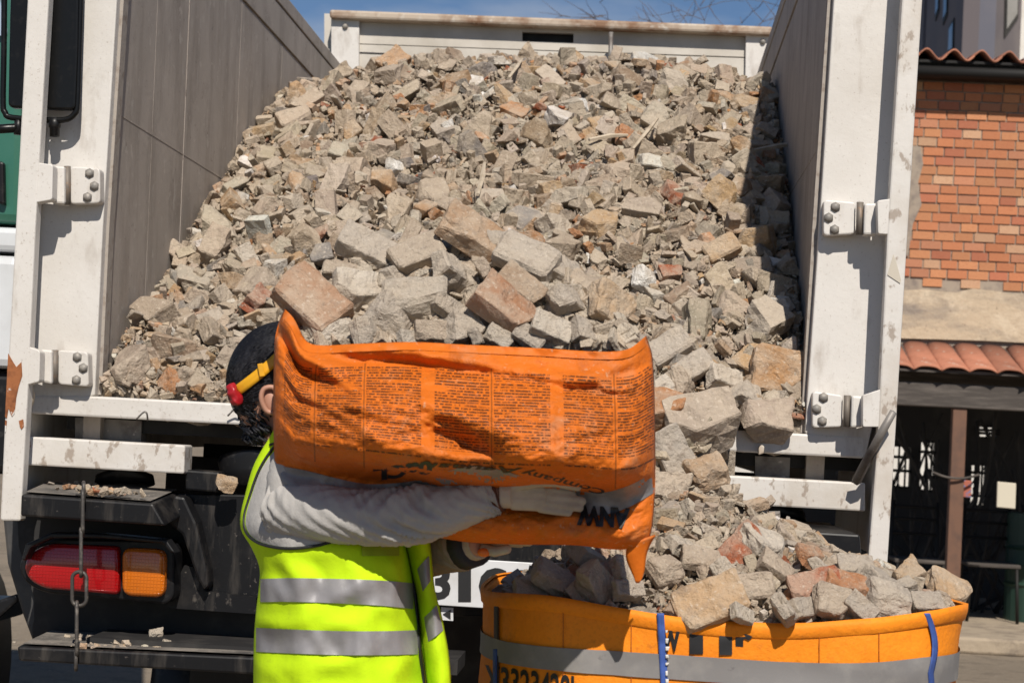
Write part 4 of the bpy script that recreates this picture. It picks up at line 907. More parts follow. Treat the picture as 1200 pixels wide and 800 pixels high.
def near_chunk(px, py, wpx, Y, col, rot, lab, grp, idx=None, lib=NEAR, name='rubble_chunk', squash=(1, 1, 1), lift=0):
    i = idx if idx is not None else random.randrange(len(lib)); s = wpx / F * Y
    p = P(px, py, Y) + Vector((0, 0, lift)); r = np.array(Euler([R(a) for a in rot]).to_matrix())
    return chunk_obj(lib, i, p, r, tuple(s * q for q in squash), CT[col] if isinstance(col, str) else col, lab, grp, name)
G2 = 'chunks heaped in the bulk bag'; L2 = 'broken masonry chunk among the rubble heaped in the large bulk bag'
for px, py, w, col, rot, lab, idx in (
        (832, 706, 88, 'buff', (62, -24, 4), 'buff half brick leaning over the front rim of the bulk bag', 0),
        (872, 640, 62, 'red', (40, -52, 20), 'red broken brick tilted at the top of the bulk bag heap', 1),
        (895, 640, 60, 'pale', (30, 10, 40), 'pale mortar-covered block at the top of the bulk bag heap', 9),
        (955, 688, 62, 'red', (55, -14, 5), 'flat red brick piece in the middle of the bulk bag heap', 2),
        (947, 652, 34, 'brick', (40, 10, 30), 'small orange lump at the back of the bulk bag heap', 10),
        (882, 688, 52, 'tan', (70, -8, 10), 'upright tan brick end behind the leaning half brick', 3),
        (1062, 672, 40, 'buff', (40, -20, 30), 'buff corner piece near the right end of the bulk bag heap', 11),
        (1110, 694, 58, 'buff', (40, 20, 20), 'buff and grey chunk at the far right rim of the bulk bag', 9),
        (1002, 664, 44, 'grey', (40, 0, 10), None, None), (1030, 678, 48, 'grey', (30, 10, 60), None, None), (975, 706, 50, 'tan', (60, 10, 20), None, None),
        (1040, 704, 56, 'grey', (50, 5, 0), None, None), (1008, 712, 40, 'grey', (60, 40, 0), None, None), (918, 716, 44, 'grey', (50, 20, 70), None, None),
        (1085, 706, 40, 'grey', (50, 0, 20), None, None), (820, 655, 46, 'tan', (40, 10, 10), None, None), (795, 640, 40, 'pale', (30, 10, 50), None, None), (850, 672, 40, 'pale', (50, 10, 80), None, None),
        (780, 668, 42, 'tan', (50, -20, 30), None, None), (910, 665, 46, 'tan', (40, 30, 10), None, None), (990, 690, 50, 'brick', (40, 12, 10), None, None), (940, 712, 40, 'grey', (60, 0, 50), None, None),
        (700, 682, 56, 'tan', (60, 60, 10), None, None), (650, 680, 60, 'tan', (40, 30, 20), None, None), (735, 672, 46, 'grey', (50, 10, 40), None, None), (622, 694, 44, 'tan', (40, 10, 20), None, None),
        (690, 652, 56, 'grey', (30, 20, 50), None, None), (735, 690, 40, 'grey', (60, 0, 30), None, None), (960, 668, 40, 'pale', (40, 20, 60), None, None), (870, 720, 34, 'pale', (60, 20, 40), None, None)):
    q = on_surf(px, py, lambda x, y: heap2(x, y) + .015, 3.5, 4.45)
    L2 = f'{col} chunk {"by the front rim" if py > 700 else "midway back" if py > 670 else "at the back"} of the bulk bag heap, {"shaded left end" if px < 745 else "left of centre" if px < 800 else "centre" if px < 925 else "right of centre" if px < 1000 else "right end"}'
    near_chunk(px, py, w, q.y, col, rot, lab or L2, None if lab else G2, idx)

# ------------------------------------------------------------------ the carried orange rubble sack
SY = 3.37
def sL(v): return smooth(v, [(0, 334), (.06, 328), (.15, 323), (.4, 321), (.6, 321), (.8, 323), (1, 330)])
def sR(v): return smooth(v, [(0, 757), (.1, 764), (.4, 767), (.75, 767), (.92, 764), (1, 760)])
def sT(u): return smooth(u, [(0, 362), (.025, 374), (.055, 398), (.09, 404.5), (.2, 403), (.35, 401), (.5, 404), (.7, 408), (.88, 412), (.95, 409), (1, 394)])
def sB(u): return smooth(u, [(0, 592), (.15, 604), (.35, 622), (.5, 634), (.65, 637), (.8, 638), (.93, 643), (1, 634)])
gF = [(0, .085), (.03, .092), (.07, .102), (.12, .106), (.2, .150), (.35, .215), (.5, .245), (.58, .245), (.645, .195), (.70, .095), (.75, .030), (.80, .020), (.88, .050), (.95, .045), (1, .0)]
gB = [(0, .12), (.3, .16), (.6, .15), (.8, .10), (.95, .05), (1, 0)]
def gauss2(u, v, cu, cv, su, sv, a=0):
    du, dv = (u - cu), (v - cv) * .55; c, s = cos(a), sin(a); p, q = du * c + dv * s, -du * s + dv * c
    return math.exp(-(p / su) ** 2 - (q / sv) ** 2)
def sack_front(u, v):
    w = max(0, 1 - abs(2*u - 1) ** 3.2) ** .5
    d = w * smooth(v, gF)
    # folds: overhanging roll below the hem, central dent, pulls at both upper corners, wrinkles above the arm
    line = .075 + .14 * max(0, u - .25) / .65; k = (v - line) / .04
    if .1 < u < .95: d += .016 * math.exp(-(k + 1) ** 2) * min(1, (u - .1) / .2) - .018 * math.exp(-(k - .3) ** 2) * min(1, (u - .1) / .2) * min(1, (.95 - u) / .1)
    d += .020 * gauss2(u, v, .40, .33, .09, .05, .5) - .060 * gauss2(u, v, .51, .50, .15, .05, .45) + .02 * gauss2(u, v, .47, .36, .12, .03, .5) + .012 * gauss2(u, v, .62, .45, .1, .06, .6)
    d += -.020 * gauss2(u, v, .10, .22, .07, .03, .35) + .016 * gauss2(u, v, .17, .30, .12, .02, .5) - .018 * gauss2(u, v, .13, .38, .12, .025, .5) + .010 * gauss2(u, v, .22, .47, .12, .02, .6)
    d += .040 * gauss2(u, v, .10, .10, .11, .022, .30) - .03 * gauss2(u, v, .10, .19, .12, .02, .45) + .018 * gauss2(u, v, .20, .26, .10, .014, .7) + .016 * gauss2(u, v, .07, .30, .08, .014, .5)
    d += .012 * gauss2(u, v, .85, .12, .10, .018, -.35) - .012 * gauss2(u, v, .84, .18, .09, .018, -.3) + .010 * gauss2(u, v, .88, .62, .12, .02, -.5) - .010 * gauss2(u, v, .90, .68, .12, .016, -.45)
    d += .005 * sin(u * 46 + 5 * noise.noise(Vector((u * 3, v * 2, 7)))) * max(0, min(1, (v - .55) / .15)) * min(1, max(0, 1.02 - v) * 8) * w
    rd = lambda a, b, c: (1 - 2.2 * abs(noise.noise(Vector((a, b, c))))) 
    d += (.009 * rd(u * 4 + v * 2, v * 5 - u * 2, 11) + .006 * rd(u * 11 - v * 4, v * 9 + u * 3, 12) + .0032 * rd(u * 28, v * 20 + u * 8, 13) + .0014 * rd(u * 60 + v * 20, v * 44, 15)) * min(1, w * 2) * min(1, .35 + 2 * abs(v - .08) * 3)
    d += (.010 * noise.noise(Vector((u * 6, v * 4, 1))) + .005 * noise.noise(Vector((u * 16, v * 9, 2))) + .0022 * noise.noise(Vector((u * 40, v * 22, 3)))) * min(1, w * 2)
    return SY - d
def S(u, v, off=0.0):
    x = sL(v) + (sR(v) - sL(v)) * u; y = sT(u) + (sB(u) - sT(u)) * v
    return P(x, y, sack_front(u, v) - off)
def Sb(u, v):
    w = max(0, 1 - abs(2*u - 1) ** 3.2) ** .5
    x = sL(v) + (sR(v) - sL(v)) * u; y = sT(u) + (sB(u) - sT(u)) * v
    return P(x, y - 14 * max(0, 1 - v * 6) * w, SY + w * smooth(v, gB) + .008 * noise.noise(Vector((u * 8, v * 5, 6))))
def sack_print(cur, c):
    n, l = c['n'], c['l']; uv = n.new('ShaderNodeUVMap'); uv.uv_map = 'UVMap'; sp = n.new('ShaderNodeSeparateXYZ'); l.new(uv.outputs[0], sp.inputs[0])
    def steps(sock, edges):
        r = n.new('ShaderNodeValToRGB'); r.color_ramp.interpolation = 'CONSTANT'; e = r.color_ramp.elements; e[0].position = 0; e[0].color = (0, 0, 0, 1); e.remove(e[1])
        for a, b in edges:
            x = e.new(a); x.color = (1, 1, 1, 1); x = e.new(b); x.color = (0, 0, 0, 1)
        l.new(sock, r.inputs[0]); return r.outputs[0]
    U = lambda px: (px - 322) / 444.0
    cols = steps(sp.outputs[0], [(U(334), U(365)), (U(371), U(423)), (U(428.5), U(492)), (U(508), U(573)), (U(578), U(644)), (U(660), U(717)), (U(722), U(763))])
    rws = steps(sp.outputs[1], [(.13, .545), (.585, .60)])
    def mth(op, a, b=None):
        x = n.new('ShaderNodeMath'); x.operation = op
        for q, k in ((a, 0), (b, 1)):
            if q is None: continue
            if hasattr(q, 'is_linked'): l.new(q, x.inputs[k])
            else: x.inputs[k].default_value = q
        return x.outputs[0]
    v72 = mth('MULTIPLY', sp.outputs[1], 68.0); row = mth('FLOOR', v72); fr = mth('FRACT', v72)
    line = mth('LESS_THAN', fr, .62)
    cb_ = n.new('ShaderNodeCombineXYZ'); l.new(mth('MULTIPLY', sp.outputs[0], 95.0), cb_.inputs[0]); l.new(mth('MULTIPLY', row, 7.31), cb_.inputs[1])
    wn_ = n.new('ShaderNodeTexNoise'); wn_.inputs['Scale'].default_value = 1; wn_.inputs['Detail'].default_value = 2; l.new(cb_.outputs[0], wn_.inputs['Vector'])
    words = c['ramp'](wn_.outputs[0], .36, .46); word_line = mth('MULTIPLY', line, words)
    nz_ = n.new('ShaderNodeTexNoise'); nz_.inputs['Scale'].default_value = 1; m2 = n.new('ShaderNodeMapping'); m2.inputs['Scale'].default_value = (8, 62, 1); l.new(uv.outputs[0], m2.inputs[0]); l.new(m2.outputs[0], nz_.inputs['Vector']); nz_.inputs['Detail'].default_value = 1
    gap = c['ramp'](nz_.outputs[0], .36, .42)
    n3 = n.new('ShaderNodeTexNoise'); n3.inputs['Scale'].default_value = 1; m3 = n.new('ShaderNodeMapping'); m3.inputs['Scale'].default_value = (160, 70, 1); l.new(uv.outputs[0], m3.inputs[0]); l.new(m3.outputs[0], n3.inputs['Vector'])
    brk = c['ramp'](n3.outputs[0], .33, .45)
    def mul(a, b):
        x = n.new('ShaderNodeMath'); x.operation = 'MULTIPLY'; l.new(a, x.inputs[0]); l.new(b, x.inputs[1]); return x.outputs[0]
    f = mul(mul(mul(cols, rws), word_line), mul(gap, brk)); x = n.new('ShaderNodeMath'); x.operation = 'MULTIPLY'; x.inputs[1].default_value = .86; l.new(f, x.inputs[0])
    cur = c['mixc'](x.outputs[0], cur, c['rgb']((0.045, 0.018, 0.008)))
    lines = steps(sp.outputs[0], [(U(425.3), U(426.6)), (U(575), U(576.2)), (U(719), U(720.2)), (U(368), U(369))])
    x = n.new('ShaderNodeMath'); x.operation = 'MULTIPLY'; x.inputs[1].default_value = .6; l.new(mul(lines, steps(sp.outputs[1], [(.11, .69)])), x.inputs[0])
    return c['mixc'](x.outputs[0], cur, c['rgb']((0.10, 0.035, 0.008)))
lay = [dict(scale=5, col=(0.54, 0.125, 0.009), lo=.42, hi=.7, mx=.8), dict(scale=26, col=(0.34, 0.085, 0.014), lo=.56, hi=.70, mx=.6), dict(scale=11, col=(0.46, 0.25, 0.13), lo=.56, hi=.76, mx=.6), dict(scale=90, col=(0.55, 0.36, 0.22), lo=.62, hi=.70, mx=.55), dict(scale=3, col=(0.40, 0.10, 0.012), lo=.5, hi=.7, mx=.6)]
M['sack'] = mat('printed orange plastic sack', (0.62, 0.140, 0.009), 0.6, spec=.25, layers=lay, bump=[(24, .5, .016), (70, .5, .006), (260, .25, .002)], extra=sack_print)
M['sack_plain'] = mat('plain orange plastic', (0.62, 0.140, 0.009), 0.6, spec=.25, layers=lay, bump=[(24, .25, .012)])
sack = thing('rubble_sack', 'full orange printed sack of rubble carried sideways in the worker\'s arms', 'sack', P(545, 640, SY))
NU, NV = 230, 150; bm = bmesh.new(); uvl = bm.loops.layers.uv.new('UVMap')
def vdist(j): t = j / NV; return t
Vf = [[bm.verts.new(S(i / NU, vdist(j))) for j in range(NV + 1)] for i in range(NU + 1)]
def quad(a, b, c, d, uvs):
    f = bm.faces.new((a, b, c, d))
    for lp, q in zip(f.loops, uvs): lp[uvl].uv = q
for i in range(NU):
    for j in range(NV):
        q = [(i, j), (i+1, j), (i+1, j+1), (i, j+1)]; quad(*[Vf[a][b] for a, b in q], [(a / NU, b / NV) for a, b in q])
Vb = [[None] * 31 for _ in range(61)]
for i in range(61):
    for j in range(31): Vb[i][j] = bm.verts.new(Sb(i / 60, j / 30))
for i in range(60):
    for j in range(30): quad(Vb[i][j], Vb[i][j+1], Vb[i+1][j+1], Vb[i+1][j], [(0, 0)] * 4)
sb = obj('sack_body', bm, M['sack'], sack, True, recalc=False); md = sb.modifiers.new('thickness', 'SOLIDIFY'); md.thickness = .002; md.offset = 0
def strip_on_sack(name, top, bot, m, n=100, off=.003, rows=6, par=None):
    bm = bmesh.new(); V = []
    for i in range(n + 1):
        u = i / n; V.append([bm.verts.new(S(u, top(u) + (bot(u) - top(u)) * q / rows, off)) for q in range(rows + 1)])
    for i in range(n):
        for q in range(rows): bm.faces.new((V[i][q], V[i+1][q], V[i+1][q+1], V[i][q+1]))
    return obj(name, bm, m, par or sack, True, recalc=False)
def y2v(u, y): return (y - sT(u)) / (sB(u) - sT(u))
gb = [(0, 545), (.08, 551), (.16, 560), (.25, 567), (.38, 562), (.5, 547), (.58, 549), (.68, 562), (.78, 573), (.86, 577), (.93, 569), (1, 553)]
M['sack_grey'] = mat('grey sack band', (0.19, 0.185, 0.19), 0.45, layers=[dict(scale=14, col=(0.26, 0.25, 0.25), lo=.45, hi=.65)], bump=[(30, .35, .01)])
strip_on_sack('grey_band', lambda u: y2v(u, smooth(u, gb)), lambda u: y2v(u, smooth(u, gb) + 22 + 4 * sin(u * 9)), M['sack_grey'], 140, .004)
strip_on_sack('hem', lambda u: .004, lambda u: y2v(u, sT(u) + 9), M['sack_plain'], 140, .004, 3)
# lettering, upside down on the sack
def sack_letters(txt, x0, x1, ya, yb, h, bold=.03, shear=0, m='ink_soft'):
    def fn(s, q):
        s2 = 1 - s; x = x0 + (x1 - x0) * s2; u = (x - 322) / 444; y = ya + (yb - ya) * s2 + h * q
        return S(min(max(u + shear * (q - .5), 0), 1), y2v(u, y), .006)
    letter('lettering', txt, fn, M[m], sack, bold, 2)
sack_letters('0aCL', 437, 507, 548, 539, 16, .055, 0, 'ink')
sack_letters('Aguasi', 506, 610, 540, 546, 9, .02, -.02)
sack_letters('Company', 612, 708, 548, 572, 8, .02, -.02)
sack_letters('ANW', 676, 738, 591, 595, 24, .06, 0, 'ink')
sack_letters('XXXX', 333, 385, 570, 577, 10, .05, 0, 'ink')
# torn corners: the ear at the lower right and the sack's stretched tip
def sheet(name, pts, Y, m, par, th=.004, curl=.02):
    bm = bmesh.new(); c = Vector((sum(p[0] for p in pts) / len(pts), sum(p[1] for p in pts) / len(pts)))
    return obj(name, ppx(pts, Y, th, bm), m, par, bevel=.0012)
bm = bmesh.new(); V = []
for t in np.linspace(0, 1, 18):
    cx = 750 - 6 * t - 3 * sin(t * 5); cy = 632 + 50 * t; w = 15 * (1 - t) ** .8 + 2.2
    V.append([bm.verts.new(P(cx + w * k * (1 if k > 0 else .8), cy - 6 * k * (1 - t), SY - .006 - .012 * sin(pi * (k + 1) / 2) * (1 - t) + .012 * t)) for k in np.linspace(-1, 1, 7)])
for a, b in zip(V, V[1:]):
    for k in range(6): bm.faces.new((a[k], a[k+1], b[k+1], b[k]))
tp_ = obj('corner_tip', bm, M['sack_plain'], sack, True); tp_.modifiers.new('thickness', 'SOLIDIFY').thickness = .003
bm = bmesh.new(); V = []
for t in np.linspace(0, 1, 10):
    V.append([bm.verts.new(P(718 + 36 * t, 397 + 14 * k + 6 * t - 3 * sin(pi * t), SY + .05 - .05 * t)) for k in np.linspace(0, 1, 4)])
for a, b in zip(V, V[1:]):
    for k in range(3): bm.faces.new((a[k], a[k+1], b[k+1], b[k]))
fl = obj('mouth_flap', bm, M['sack_plain'], sack, True); fl.modifiers.new('thickness', 'SOLIDIFY').thickness = .003
# chunks heaped in the sack mouth (pixel position, width, depth)
def heap3(px): return smooth(px, [(330, 395), (400, 372), (520, 362), (640, 370), (735, 395)])
G3 = 'chunks heaped in the carried sack'; L3 = 'broken masonry chunk heaped in the mouth of the carried sack'
for px, py, w, Y, col, rot, lab, idx in (
        (366, 352, 92, 3.33, (0.36, 0.22, 0.14), (52, 38, -18), 'brown brick leaning at the left corner of the carried sack', 0),
        (592, 360, 80, 3.30, (0.33, 0.17, 0.095), (48, 34, 8), 'orange-faced half brick in the middle of the carried sack', 1),
        (552, 273, 78, 3.46, (0.36, 0.23, 0.14), (46, 30, 14), 'grey and orange brick at the top of the carried sack heap', 2),
        (617, 303, 76, 3.42, 'grey', (52, 22, -12), 'grey squared brick end near the top of the carried sack heap', 3),
        (488, 297, 66, 3.44, (0.38, 0.31, 0.24), (50, -24, 20), 'pale brick end tilted left of the top of the carried sack heap', 4),
        (714, 360, 62, 3.36, 'buff', (72, 20, 40), 'square buff brick face at the right end of the carried sack', 9),
        (610, 336, 60, 3.36, (0.36, 0.26, 0.18), (50, 34, 0), 'pinkish flat piece behind the orange-faced half brick', 5),
        (486, 350, 78, 3.34, (0.38, 0.33, 0.27), (58, -6, 4), 'long cream brick lying above the sack hem', 6),
        (428, 290, 66, 3.46, 'grey', (50, 24, 10), None, 7), (530, 322, 66, 3.40, 'grey', (48, 20, 50), None, 8), (420, 345, 66, 3.38, 'pale', (56, 4, 30), None, 10), (455, 372, 54, 3.32, 'grey', (70, 40, 10), None, None),
        (388, 390, 56, 3.28, 'pale', (58, -22, 14), None, 12), (540, 385, 50, 3.27, 'grey', (60, -18, 30), None, None), (645, 385, 50, 3.26, 'pale', (60, 20, 20), None, None), (690, 390, 46, 3.28, 'grey', (60, 10, 40), None, None),
        (660, 352, 56, 3.36, 'grey', (52, 14, 60), None, None), (505, 388, 40, 3.26, 'tan', (70, 0, 20), None, None), (432, 394, 44, 3.26, 'grey', (62, 10, 60), None, None), (570, 320, 40, 3.40, 'tan', (50, 20, 80), None, None),
        (462, 325, 46, 3.42, 'grey', (50, -10, 70), None, None), (655, 320, 48, 3.44, 'grey', (50, 20, 30), None, None), (690, 335, 40, 3.42, 'tan', (50, 0, 10), None, None), (620, 395, 40, 3.25, 'grey', (60, 30, 0), None, None),
        (585, 395, 34, 3.25, 'pale', (70, 30, 0), None, None), (480, 398, 34, 3.25, 'pale', (70, 0, 50), None, None), (400, 318, 44, 3.44, 'tan', (50, 0, 0), None, None), (712, 398, 36, 3.28, 'grey', (60, 0, 0), None, None), (590, 285, 44, 3.47, 'grey', (50, 0, 30), None, None), (740, 400, 30, 3.30, 'grey', (60, 20, 0), None, None), (525, 360, 44, 3.34, 'grey', (60, 30, 30), None, None), (560, 395, 36, 3.26, 'grey', (60, 0, 80), None, None)):
    L3 = f'{col} mortar-dusted chunk {"along the hem" if py > 375 else "halfway up the pile" if py > 325 else "near the top"} of the carried sack, {"left end" if px < 430 else "left of centre" if px < 500 else "centre" if px < 590 else "right of centre" if px < 670 else "right end"}'
    near_chunk(px, py, w * 1.02, Y + .05 + .03 * (py > 375), col, rot, lab or L3, None if lab else G3, idx)
# recognisable blocks at the foot of the truck heap
for px, py, w, col, rot, lab, idx in (
        (913, 437, 72, (0.38, 0.215, 0.105), (78, 6, 8), 'big orange-brown block against the right post, just above the sill', 9),
        (822, 497, 88, (0.37, 0.30, 0.235), (58, -14, 12), 'big tan block jutting over the sill right of the sack', 10),
        (827, 556, 54, (0.38, 0.26, 0.165), (80, -20, 10), 'brown broken brick hanging lowest below the sill', 12),
        (788, 532, 66, (0.35, 0.305, 0.255), (70, 62, 0), 'long grey brick standing on end beside the sack', 2),
        (897, 489, 66, (0.37, 0.29, 0.23), (56, 10, 20), 'tan wedge lying on the sill left of the lower right hinge', 11),
        (872, 463, 40, 'grey', (50, 20, 30), 'small grey lump left of the big orange-brown block', 13),
        (784, 408, 56, 'grey', (58, -34, 10), 'grey brick end beside the top right corner of the sack', 3), (811, 430, 50, 'grey', (60, -30, 20), 'grey brick tilted right of the sack corner', 4),
        (846, 443, 50, 'pale', (60, 10, 40), 'pale lump left of the big orange-brown block', 8), (777, 470, 52, 'pale', (60, 50, 0), 'pale block touching the right edge of the sack', 10),
        (557, 97, 20, 'white', (60, 0, 20), 'white tile piece near the crest of the heap, left of the slot', 9), (461, 198, 26, 'white', (60, 10, 50), 'white plaster lump above the left half of the sack', 10), (524, 148, 22, 'white', (60, 0, 70), 'small white tile piece high in the middle of the heap', 11), (756, 328, 32, 'white', (70, 20, 30), 'white speckled block right of the sack heap', 12), (787, 319, 30, 'red', (50, -10, 20), 'red brick piece right of the white speckled block', 1), (735, 165, 36, 'brick', (60, 20, 30), 'orange-brown block beside the longest splinter', 9),
        (846, 292, 44, 'buff', (60, -30, 10), 'buff brick slanting near the shade of the right wall', 3), (575, 232, 40, 'grey', (50, 0, 10), 'grey squared brick in the heap above the middle of the sack', 4), (210, 297, 34, 'tan', (60, 30, 10), 'tan brick end against the left wall, low down', 5), (290, 302, 34, 'pale', (70, 62, 10), 'pale brick standing upright left of the sack heap', 2), (345, 140, 44, 'tan', (50, -20, 30), 'tan slab high up beside the left wall', 6),
        (778, 570, 60, 'tan', (70, 20, 30), 'tan block in the spill behind the sack tip', 11), (800, 450, 40, 'tan', (60, 10, 60), 'small tan cube in the spill beside the sack', 12)):
    q = on_surf(px, py, lambda x, y: heap(x, y) + .03, 4.6, 8.9)
    near_chunk(px, py, w, q.y - .02, col, rot, lab, None, idx)
# filling below them and grit between
def sackfill(px, py):                          # depth of the filling under a pixel
    return 3.325 + .24 * max(0, (404 - py) / 140)
bm = bmesh.new(); V = []
for i in range(41):
    px = 345 + 400 * i / 40; row = []
    top = smooth(px, [(345, 384), (380, 340), (430, 300), (500, 285), (560, 275), (640, 296), (700, 345), (745, 396)])
    for j in range(17):
        py = 425 + (top - 425) * j / 16; row.append(bm.verts.new(P(px, py, sackfill(px, py) + .03 + .012 * noise.noise(Vector((i * .6, j * .6, 4))))))
    row.append(bm.verts.new(P(px, top + 60, 3.60))); V.append(row)
for a, b in zip(V, V[1:]):
    for j in range(17): bm.faces.new((a[j], b[j], b[j+1], a[j+1]))
tag(obj('sack_filling', bm, M['dirt']), 'dusty grit filling the mouth of the carried sack', 'rubble', kind='stuff')
ins = []
for k in range(1500):
    px = random.uniform(350, 742); top = smooth(px, [(345, 384), (380, 345), (430, 305), (500, 292), (560, 285), (640, 300), (700, 350), (745, 396)]); py = random.uniform(top, 408)
    s = random.choice((.008, .012, .02, .03, .04)) * random.uniform(.7, 1.2); Y = sackfill(px, py) + .03 - s * random.uniform(-.1, .5)
    ins.append((*MID[random.randrange(30)], np.array(P(px, py, Y)), rotmats(1, [(0, -.5, .85)], .9)[0], s, PC[rng.choice(3)] * random.uniform(.9, 1.25)))
tag(merged('sack_debris', ins, M['debris']), 'small mortar crumbs between the chunks in the carried sack', 'rubble')
# crumbs lying on bumper and step
for nm, lab, spots in (('bumper_crumbs', 'pale crumbs scattered on the left bumper shelf', [(random.gauss(105, 22), random.uniform(568, 582), YR - .03, random.uniform(.006, .03)) for _ in range(90)]),
                       ('step_crumbs', 'pale crumbs scattered on the black rear step', [(random.gauss(150, 45), random.uniform(744, 760), YR - .02, random.uniform(.005, .022)) for _ in range(110)])):
    ins = []
    for px, py, Y, s in spots:
        z = 1.232 if nm[0] == 'b' else P(150, 758, YR - .05).z + .012
        q = PZ(px, py, z); q.y = min(max(q.y, YR - .2), YR + .08); q.x = max(q.x, -1.62); ins.append((*MID[random.randrange(30)], np.array((q.x, q.y, z + s * .2)), rotmats(1, [(0, 0, 1)], .4)[0], s, colors(1)[0] * 1.1))
    tag(merged(nm, ins, M['debris']), lab, 'rubble')
near_chunk(265, 567, 26, YR - .02, 'buff', (30, 10, 20), 'buff brick lump on the bumper shelf left of the worker', None, 10)
near_chunk(183, 742, 18, YR + .0, 'pale', (30, 0, 20), 'grey rounded lump at the back of the rear step', None, 11)
near_chunk(197, 755, 15, YR - .1, 'pale', (30, 0, 20), 'pale flat crumb near the middle of the rear step', None, 12)

# ------------------------------------------------------------------ the worker carrying the sack
PY = 3.52; HY = 3.585
M['skin'] = mat('skin', (0.42, 0.22, 0.15), 0.55, layers=[dict(scale=20, col=(0.36, 0.17, 0.115), lo=.45, hi=.7, mx=.6)], bump=[(120, .1, .002)])
M['hair'] = mat('black hair', (0.008, 0.008, 0.011), 0.5, spec=.35, layers=[dict(scale=30, col=(0.03, 0.03, 0.036), lo=.5, hi=.7, stretch=(1, 1, .3))], bump=[(45, .5, .006), (160, .4, .003)])
M['hivis'] = mat('fluorescent yellow cloth', (0.52, 0.76, 0.010), 0.8, spec=.15, layers=[dict(scale=45, col=(0.40, 0.52, 0.02), lo=.60, hi=.72, mx=.5), dict(scale=5, col=(0.48, 0.70, 0.012), lo=.45, hi=.7, mx=.7), dict(scale=16, col=(0.34, 0.42, 0.03), lo=.66, hi=.78, mx=.5)], bump=[(16, .25, .01), (260, .12, .002)])
M['reflect'] = mat('grey reflective tape', (0.235, 0.225, 0.23), 0.45, layers=[dict(scale=12, col=(0.30, 0.29, 0.29), lo=.45, hi=.65), dict(scale=40, col=(0.16, 0.15, 0.15), lo=.62, hi=.72, mx=.6)], bump=[(260, .15, .002), (20, .2, .006)])
M['trim'] = mat('black piping', (0.012, 0.012, 0.013), 0.6)
M['shirt'] = mat('pale grey work shirt', (0.38, 0.365, 0.345), 0.85, spec=.2, layers=[dict(scale=7, col=(0.42, 0.40, 0.375), lo=.45, hi=.7, mx=.7), dict(scale=30, col=(0.36, 0.31, 0.26), lo=.64, hi=.76, mx=.5)], bump=[(14, .5, .012), (220, .12, .002)])
M['trousers'] = mat('dark work trousers', (0.022, 0.024, 0.030), 0.85, layers=[dict(scale=9, col=(0.07, 0.065, 0.06), lo=.5, hi=.75)], bump=[(14, .4, .01)])
M['glove'] = mat('dusty leather glove', (0.44, 0.385, 0.305), 0.8, layers=[dict(scale=14, col=(0.30, 0.25, 0.19), lo=.45, hi=.7, mx=.8)], bump=[(40, .4, .006)])
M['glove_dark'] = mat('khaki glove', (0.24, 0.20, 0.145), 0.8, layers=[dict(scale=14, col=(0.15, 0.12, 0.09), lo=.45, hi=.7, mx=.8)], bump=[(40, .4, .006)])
M['strap_yellow'] = mat('yellow plastic strap', (0.72, 0.36, 0.012), 0.4, layers=[dict(scale=30, col=(0.5, 0.24, .02), lo=.5, hi=.7, mx=.6)])
M['red_plastic'] = mat('red plastic', (0.34, 0.010, 0.016), 0.35)
M['brown_band'] = mat('brown cuff band', (0.10, 0.035, 0.018), 0.7)
foot = P(390, 700, PY)
person = thing('person', 'worker in yellow high-visibility vest and gloves carrying the orange sack', 'person', (foot.x, PY, 0))
def remesh(o, vox, it=6):
    m = o.modifiers.new('fuse', 'REMESH'); m.mode = 'VOXEL'; m.voxel_size = vox; m.use_smooth_shade = True
    s = o.modifiers.new('soften', 'SMOOTH'); s.iterations = it; s.factor = .5; return o
def pv(x, y, Y=PY): return P(x, y, Y)
# one continuous body
bm = bmesh.new(); tilt = Matrix.Rotation(R(14), 3, 'Y')
HC = pv(331, 451, HY)
ell_bm(HC, .098, .076, .112, bm, tilt); ell_bm(HC + Vector((.035, 0, -.062)), .062, .055, .062, bm, tilt)
ell_bm(HC + Vector((.108, 0, -.022)), .020, .014, .024, bm); ell_bm(HC + Vector((.094, 0, -.075)), .016, .024, .012, bm)
tube_bm([pv(336, 480, HY), pv(342, 515, HY - .02), pv(352, 550, HY - .05)], [.054, .055, .075], 16, bm)
hip = pv(400, 850)
tube_bm([pv(352, 530), pv(372, 590), pv(388, 660), pv(396, 740), pv(398, 800), hip], [.045, .075, .11, .12, .125, .13], 18, bm)
for s_, yy in ((-1, 3.40), (1, 3.70)):
    tube_bm([pv(356, 552, PY), pv(362, 590, yy + .02)], [.040, .036], 14, bm)
    kx = hip.x + (.04 if s_ < 0 else .10)
    tube_bm([Vector((hip.x, PY + s_ * .085, hip.z)), Vector((kx, PY + s_ * .11, .50)), Vector((hip.x + (0 if s_ < 0 else .06), PY + s_ * .12, .10))], [.085, .058, .042], 14, bm)
armR = [(362, 590, 3.42), (385, 603, 3.345), (440, 606, 3.315), (480, 604, 3.305), (530, 594, 3.305), (590, 578, 3.305)]
armL = [(345, 570, 3.70), (410, 615, 3.66), (470, 640, 3.56), (520, 640, 3.49), (566, 636, 3.42)]
tube_bm([P(*q) for q in armR], [.034, .036, .036, .035, .032, .026], 14, bm); tube_bm([P(*q) for q in armL], [.055, .046, .040, .034, .026], 14, bm)
body = remesh(obj('body', bm, M['skin'], person, True), .009)
